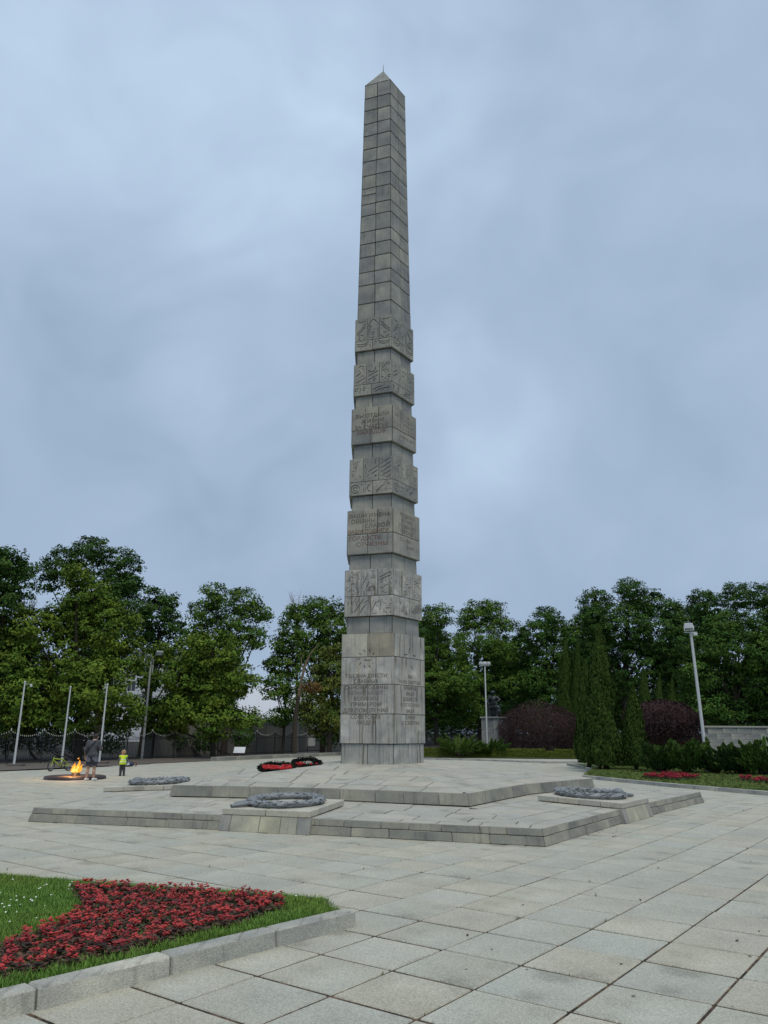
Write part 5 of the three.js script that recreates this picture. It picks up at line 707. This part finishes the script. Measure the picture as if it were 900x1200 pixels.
{ // small boy in a high visibility vest
  const b = px(142.5, 909.3), T = thing('person', 'small boy in a bright yellow reflective vest and dark trousers', 'person', b, .5), s = .6, q = (x, y, z) => [x * s, y * s, z * s];
  const hd = [0, .93, -.015], hs = .88; const hL = q(-.09, .86, 0), hR = q(.09, .86, 0), kL = q(-.1, .46, -.03), kR = q(.11, .46, -.03), fL = q(-.1, .08, .02), fR = q(.13, .08, .04), sL = q(-.175, 1.33, 0), sR = q(.175, 1.33, 0), eL = q(-.25, 1.06, -.03), wL = q(-.24, .86, -.14), eR = q(.26, 1.06, 0), wR = q(.27, .84, -.06);
  const legs = (g) => [[hL, kL, .058 + g, .045 + g], [kL, fL, .043 + g, .032 + g], [hR, kR, .058 + g, .045 + g], [kR, fR, .043 + g, .032 + g]], torso = (g) => [[q(-.06, .93, 0), q(.06, .93, 0), .08 + g, .08 + g], [q(0, .98, 0), q(0, 1.25, 0), .09 + g, .09 + g], [sL, sR, .05 + g, .05 + g], [q(0, 1.33, 0), [0, .86, -.01], .05 + g * .3, .04]], arms = (g) => [[sL, eL, .04 + g, .033 + g], [eL, wL, .032 + g, .024 + g], [sR, eR, .04 + g, .033 + g], [eR, wR, .032 + g, .024 + g]], feet = (g) => [[[fL[0], .03, fL[2] + .03], [fL[0] - .01, .028, fL[2] - .1], .03 + g, .027 + g], [[fR[0], .03, fR[2] + .03], [fR[0] + .01, .028, fR[2] - .1], .03 + g, .027 + g]];
  const head = headBones(hd, [-.45, -.89], hs);
  part('body', merge([sdfGeo([...legs(0), ...torso(0), ...arms(0), ...feet(0), [[0, .84, -.01], hd, .04, .045], ...head.slice(0, 2)], .012), sdfGeo(head, .006, .018), sdfGeo(handBones(wL, [0, -.9, -.4], [-.2, 0, -1], .66), .003, .006), sdfGeo(handBones(wR, [0, -1, -.2], [0, 0, -1], .66), .003, .006)]), skin, T);
  part('trousers', sdfGeo([...legs(.014), [q(-.06, .92, 0), q(.06, .92, 0), .088, .088]], .012, .02, (x, y) => Math.max(.05 - y, y - .6)), M(.03, .034, .045), T);
  part('sleeves', sdfGeo(arms(.010), .01, .015), M(.09, .10, .12), T);
  const vest = M(.55, .82, .02, { roughness: .6 }), cut = (x, y) => Math.max(.46 - y, y - .825); part('vest', sdfGeo([...torso(.024), [hL, q(-.07, .7, 0), .088, .085], [hR, q(.07, .7, 0), .088, .085]], .012, .03, cut), vest, T);
  for (const y of [.56, .66]) part('reflective_band', sdfGeo([...torso(.029), [hL, q(-.07, .7, 0), .093, .09], [hR, q(.07, .7, 0), .093, .09]], .012, .03, (x, yy) => Math.abs(yy - y) - .018), M(.62, .64, .66, { roughness: .35 }), T);
  part('hair', sdfGeo([[[.012, .965, .012], [0, .98, -.02], .083, .08], [[.02, .93, .04], [.015, .96, .03], .06, .07]], .007, .02, (x, y, z) => (-z - x * .4) - .03 - (y - .93) * .35), M(.30, .21, .12, { roughness: .8 }), T);
  part('shoes', sdfGeo(feet(.01), .007, .015), M(.03, .03, .035), T);
}
// ================================================================ eternal flame
{
  const b = px(88, 912.6), T = thing('eternal_flame', 'low dark bronze dish with an orange flame burning at its centre', 'eternal flame', b.setY(.004)), bz = M(.055, .035, .033, { roughness: .45, metalness: .4 }); T.scale.set(.88, .88, .88);
  part('rim', new THREE.LatheGeometry([[1.0, .03], [1.06, .1], [1.2, .13], [1.3, .11], [1.32, .0]].map((q) => new THREE.Vector2(...q)), 48), bz, T); part('dish_floor', new THREE.CylinderGeometry(1.04, 1.04, .035, 48).translate(0, .018, 0), M(.11, .075, .06, { roughness: .6, metalness: .2 }), T);
  { const sh = new THREE.Shape(); for (let i = 0; i < 10; i++) { const a = i * Math.PI / 5 + .3, r = i % 2 ? .36 : .88; i ? sh.lineTo(Math.cos(a) * r, Math.sin(a) * r) : sh.moveTo(Math.cos(a) * r, Math.sin(a) * r); } const g = new THREE.ExtrudeGeometry(sh, { depth: .05, bevelEnabled: true, bevelSize: .02, bevelThickness: .02, bevelSegments: 1 }); g.rotateX(-Math.PI / 2); g.translate(0, .05, 0); part('bronze_star', g, M(.14, .09, .07, { roughness: .5, metalness: .3 }), T); }
  part('burner', new THREE.CylinderGeometry(.16, .22, .14, 20).translate(0, .19, 0), M(.05, .04, .035, { metalness: .5, roughness: .5 }), T);
  const tongue = (h, w, x, z, bend) => { const g = new THREE.SphereGeometry(1, 14, 18); const p = g.attributes.position; for (let i = 0; i < p.count; i++) { const y = (p.getY(i) + 1) / 2, r = Math.pow(Math.max(0, 1 - y), .75) * (.45 + .75 * Math.sin(Math.min(1, y * 2.2) * Math.PI * .5)); const k = Math.hypot(p.getX(i), p.getZ(i)) || 1e-6; p.setXYZ(i, x + p.getX(i) / k * w * r * Math.min(1, k * 3) + bend * y * y + .03 * Math.sin(y * 9 + x * 20), y * h, z + p.getZ(i) / k * w * .8 * r * Math.min(1, k * 3)); } g.deleteAttribute('uv'); g.computeVertexNormals(); return g; };
  const F = M(0, 0, 0, { emissive: lin(1, .36, .03), emissiveIntensity: 1.25, roughness: 1 }), F2 = M(0, 0, 0, { emissive: lin(1, .62, .12), emissiveIntensity: 1.3, roughness: 1 });
  const f = part('flame', merge([tongue(.62, .18, -.1, 0, -.04), tongue(.82, .17, .08, .02, .14), tongue(.55, .14, .22, -.04, .2), tongue(.46, .13, -.22, .03, -.06), tongue(.12, .05, .05, 0, .03).translate(.02, .86, 0)]), F, T); f.position.y = .26; f.scale.setScalar(.66);
  const f2 = part('flame_core', merge([tongue(.4, .1, -.08, .13, 0), tongue(.5, .09, .1, .14, .1), tongue(.3, .07, -.2, .12, -.03)]), F2, f);
  const l = new THREE.PointLight(lin(1, .5, .15), 5, 12); l.position.set(0, .75, .42); l.castShadow = true; l.shadow.radius = 8; T.add(l);
}
// ================================================================ bicycle and rucksack
{
  const b = px(70, 903.6), T = thing('bicycle', 'small lime green bicycle standing in front of a flagpole', 'bicycle', b, .85), lime = M(.32, .42, .02, { roughness: .4 }), blk = M(.02, .02, .02, { roughness: .7 }), r = .25;
  for (const [x, st] of [[-.45, .5], [.42, 0]]) { const w = new THREE.Group(); w.name = 'wheel'; w.position.set(x, r, 0); w.rotation.y = st; T.add(w); part('tyre', new THREE.TorusGeometry(r - .025, .028, 8, 28), blk, w); part('rim', new THREE.TorusGeometry(r - .055, .012, 6, 28), M(.3, .3, .3, { metalness: .5 }), w); const sp = []; for (let i = 0; i < 12; i++) { const a = i / 12 * 6.283; sp.push(rod(V(0, 0, (i % 2 - .5) * .04), V(Math.cos(a) * (r - .06), Math.sin(a) * (r - .06), 0), .003, .003, 4)); } part('spokes', merge(sp), galv, w); part('hub', new THREE.CylinderGeometry(.02, .02, .08, 8).rotateX(Math.PI / 2), galv, w); }
  const bb = V(-.02, .24, 0), se = V(.12, .56, 0), hd1 = V(-.34, .62, 0), hd0 = V(-.38, .5, 0); part('frame', merge([rod(bb, se, .022), rod(hd0, bb, .026), rod(hd1.clone().lerp(hd0, .5), se.clone().lerp(bb, .15), .024), rod(hd0, hd1, .026), rod(bb, V(.42, r, .05), .014), rod(bb, V(.42, r, -.05), .014), rod(se.clone().lerp(bb, .1), V(.42, r, .05), .012), rod(se.clone().lerp(bb, .1), V(.42, r, -.05), .012)]), lime, T);
  part('fork', merge([rod(hd0, V(-.45, r, .055), .014), rod(hd0, V(-.45, r, -.055), .014)]), lime, T); part('handlebar', merge([rod(hd1, V(-.36, .76, 0), .014), rod(V(-.34, .77, -.25), V(-.34, .77, .25), .013)]), blk, T); part('saddle', rbox(.24, .05, .13, .022, .14, .65, 0), blk, T); part('seat_post', rod(se, V(.135, .63, 0), .013), galv, T); part('chainring', new THREE.TorusGeometry(.075, .012, 6, 20).translate(bb.x, bb.y, .05), blk, T); part('crank', merge([rod(V(bb.x, bb.y, .06), V(bb.x + .1, bb.y - .07, .06), .011), box(.09, .02, .06, bb.x + .1, bb.y - .07, .09), rod(V(bb.x, bb.y, -.06), V(bb.x - .1, bb.y + .07, -.06), .011), box(.09, .02, .06, bb.x - .1, bb.y + .07, -.09)]), blk, T); part('kickstand', rod(V(.2, .24, .04), V(.26, 0, .2), .01), blk, T);
}
{
  const b = px(151.5, 898.5), T = thing('rucksack', 'dark blue and white rucksack lying on the paving behind the boy', 'rucksack', b, .3); part('bag', sdfGeo([[[-.12, .12, 0], [.12, .13, 0], .12, .11], [[-.05, .2, 0], [.1, .2, 0], .06, .06]], .012, .03), M(.03, .04, .075), T); part('pocket', rbox(.2, .13, .06, .025, -.1, .14, .1, -.1), M(.5, .52, .55), T); part('strap', limb([V(.15, .2, .05), V(.3, .22, .1), V(.36, .08, .06), V(.26, .03, .02)], .018, .018, 6), M(.2, .03, .03), T);
}
// ================================================================ bronze soldier on a pedestal
{
  const z = -70, b = at(580, 870, z), T = thing('soldier_monument', 'dark bronze seated soldier on a grey stone pedestal behind the purple bush', 'monument', V(b.x, .1, z), -.25), top = at(580, 842, z).y - .1, w = 1.05;
  const st = [[.19, .20, .20], [.22, .225, .22], [.17, .18, .185]].map((t) => granite(...t)); for (let r = 0; r < 3; r++) for (let i = 0; i < 2; i++) part('pedestal_block', rbox(w - .012, top / 3 - .012, 1.9, .02, (i - .5) * w, top * (r + .5) / 3, 0), st[(r + i) % 3], T); part('plinth', rbox(2.3, .14, 2.1, .02, 0, top + .07, 0), st[1], T);
  const s = 1.55, y = top + .14, q = (a, c, d) => [a * s, y + c * s, d * s]; const hd = q(-.02, 1.32, .05);
  part('figure', merge([sdfGeo([[q(-.1, .5, 0), q(.1, .5, 0), .15 * s, .15 * s], [q(0, .55, 0), q(0, .98, .03), .16 * s, .17 * s], [q(-.2, 1.08, .03), q(.2, 1.08, .03), .1 * s, .1 * s], [q(0, 1.08, .03), hd, .075 * s, .07 * s], [q(-.1, .5, .02), q(-.2, .52, .42), .1 * s, .085 * s], [q(-.2, .52, .42), q(-.22, .06, .46), .08 * s, .055 * s], [q(-.22, .05, .46), q(-.23, .05, .62), .055 * s, .045 * s], [q(.1, .5, .02), q(.16, .55, .4), .1 * s, .085 * s], [q(.16, .55, .4), q(.2, .06, .34), .08 * s, .055 * s], [q(.2, .05, .34), q(.21, .05, .5), .055 * s, .045 * s], [q(-.22, 1.08, .03), q(-.36, .85, .12), .075 * s, .06 * s], [q(-.36, .85, .12), q(-.2, .7, .4), .06 * s, .045 * s], [q(.22, 1.08, .03), q(.38, .95, .16), .075 * s, .06 * s], [q(.38, .95, .16), q(.2, .78, .36), .06 * s, .045 * s], [q(0, .2, -.1), q(0, .45, -.05), .26 * s, .2 * s], [q(-.25, .9, -.1), q(.2, .3, -.14), .12 * s, .22 * s]], .03, .06), sdfGeo([...headBones(hd, [0, 1], 1.15 * s)], .012, .03), sdfGeo(handBones(q(-.2, .7, .4), [.4, -.2, .8], [0, 1, 0], s, 1), .009, .015), sdfGeo(handBones(q(.2, .78, .36), [-.6, .1, .6], [0, 1, 0], s, 1), .009, .015)]), M(.028, .034, .034, { roughness: .5, metalness: .4 }), T);
  part('helmet', new THREE.SphereGeometry(.155 * s, 16, 8, 0, 6.3, 0, 1.75).scale(1, .85, 1.1).translate(hd[0], hd[1] + .04 * s, hd[2]), M(.026, .032, .032, { roughness: .5, metalness: .4 }), T);
  part('gun', merge([rod(V(...q(-.42, .62, .42)), V(...q(.3, .9, .34)), .03 * s, .02 * s), box(.3 * s, .1 * s, .05 * s, ...q(-.3, .64, .41), 0, 0, .3)]), M(.025, .03, .03, { roughness: .5, metalness: .4 }), T);
}
// ================================================================ red and black mourning wreaths on the star step
function flowerWreath(label, cx, cy, w, z, redFront, turn) {
  const slopeY = (p) => { const r = Math.hypot(p.x - CX, p.z - CZ); return mix(1.15, .63, clamp(r / 4.6)); };
  const p = at(cx, cy, z); p.y = slopeY(p) - .01; const T = thing('mourning_wreath', label, 'wreath', p, turn), N = [], C = [];
  for (let i = 0; i < 1100; i++) { const a = rr(0, 6.283), d = V(Math.cos(a), 0, Math.sin(a)), r = i % 2 ? rr(.8, 1) : Math.sqrt(R()), q = V(d.x * w * .5 * r, .04 + .17 * Math.max(0, -d.z * .9 + .25) * r + rr(0, .05), d.z * .3 * r), n = rnd3().normalize(); N.push({ p: q, n, t: d.clone().add(rnd3().multiplyScalar(.5)).addScaledVector(n, 0).normalize(), s: rr(.06, .12), w: .022, c: R() < .75 ? [.016, .018, .017] : [.02, .035, .016] }); }
  part('dark_leaves', leafCloud(N), leafMat, T);
  const frame = new THREE.TorusGeometry(1, .07, 6, 30); frame.rotateX(Math.PI / 2); frame.scale(w * .43, .6, .26); { const q = frame.attributes.position; for (let i = 0; i < q.count; i++) q.setY(i, q.getY(i) + .05 + .14 * Math.max(0, -q.getZ(i) / .3 * .9 + .25)); frame.computeVertexNormals(); } part('wreath_frame', frame, M(.016, .02, .015, { roughness: 1 }), T);
  const fg = (() => { const L = []; for (let i = 0; i < 26; i++) { const d = rnd3().normalize(); d.y = Math.abs(d.y); L.push({ p: d.clone().multiplyScalar(.03), n: d.clone().add(rnd3().multiplyScalar(.5)).normalize(), s: .05, w: .042, c: [1, 1, 1] }); } return leafCloud(L); })();
  const reds = [M(.50, .012, .016, { roughness: .6 }), M(.60, .02, .025, { roughness: .6 }), M(.40, .01, .014, { roughness: .6 })], nFl = redFront ? 70 : 9;
  for (let i = 0; i < nFl; i++) { const a = redFront ? rr(-.4, 3.55) : rr(.4, 2.7), r = redFront ? Math.sqrt(R()) * .8 : .78, x = Math.cos(a) * w * .47 * r, zz = Math.sin(a) * .28 * r, m = part('red_flower', fg, reds[i % 3], T); m.position.set(x, .08 + .15 * Math.max(0, -zz / .3 * .9 + .25), zz + .03); m.scale.setScalar(rr(1, 1.6)); m.rotation.set(rr(.2, .9), rr(0, 6), 0); }
  part('ribbon', limb([V(w * .35, .08, .22), V(w * .5, .05, .3), V(w * .66, .02, .22)], .02, .015, 5), M(.02, .02, .02), T);
}
flowerWreath('mourning wreath packed with red flowers and a black frill on the star step', 324, 900, .98, -20.9, true, .15);
flowerWreath('mostly black mourning wreath with a few red flowers beside the fuller red wreath', 359, 896.5, .82, -21.5, false, .1);

shadows(scene);
renderer.render(scene, camera);
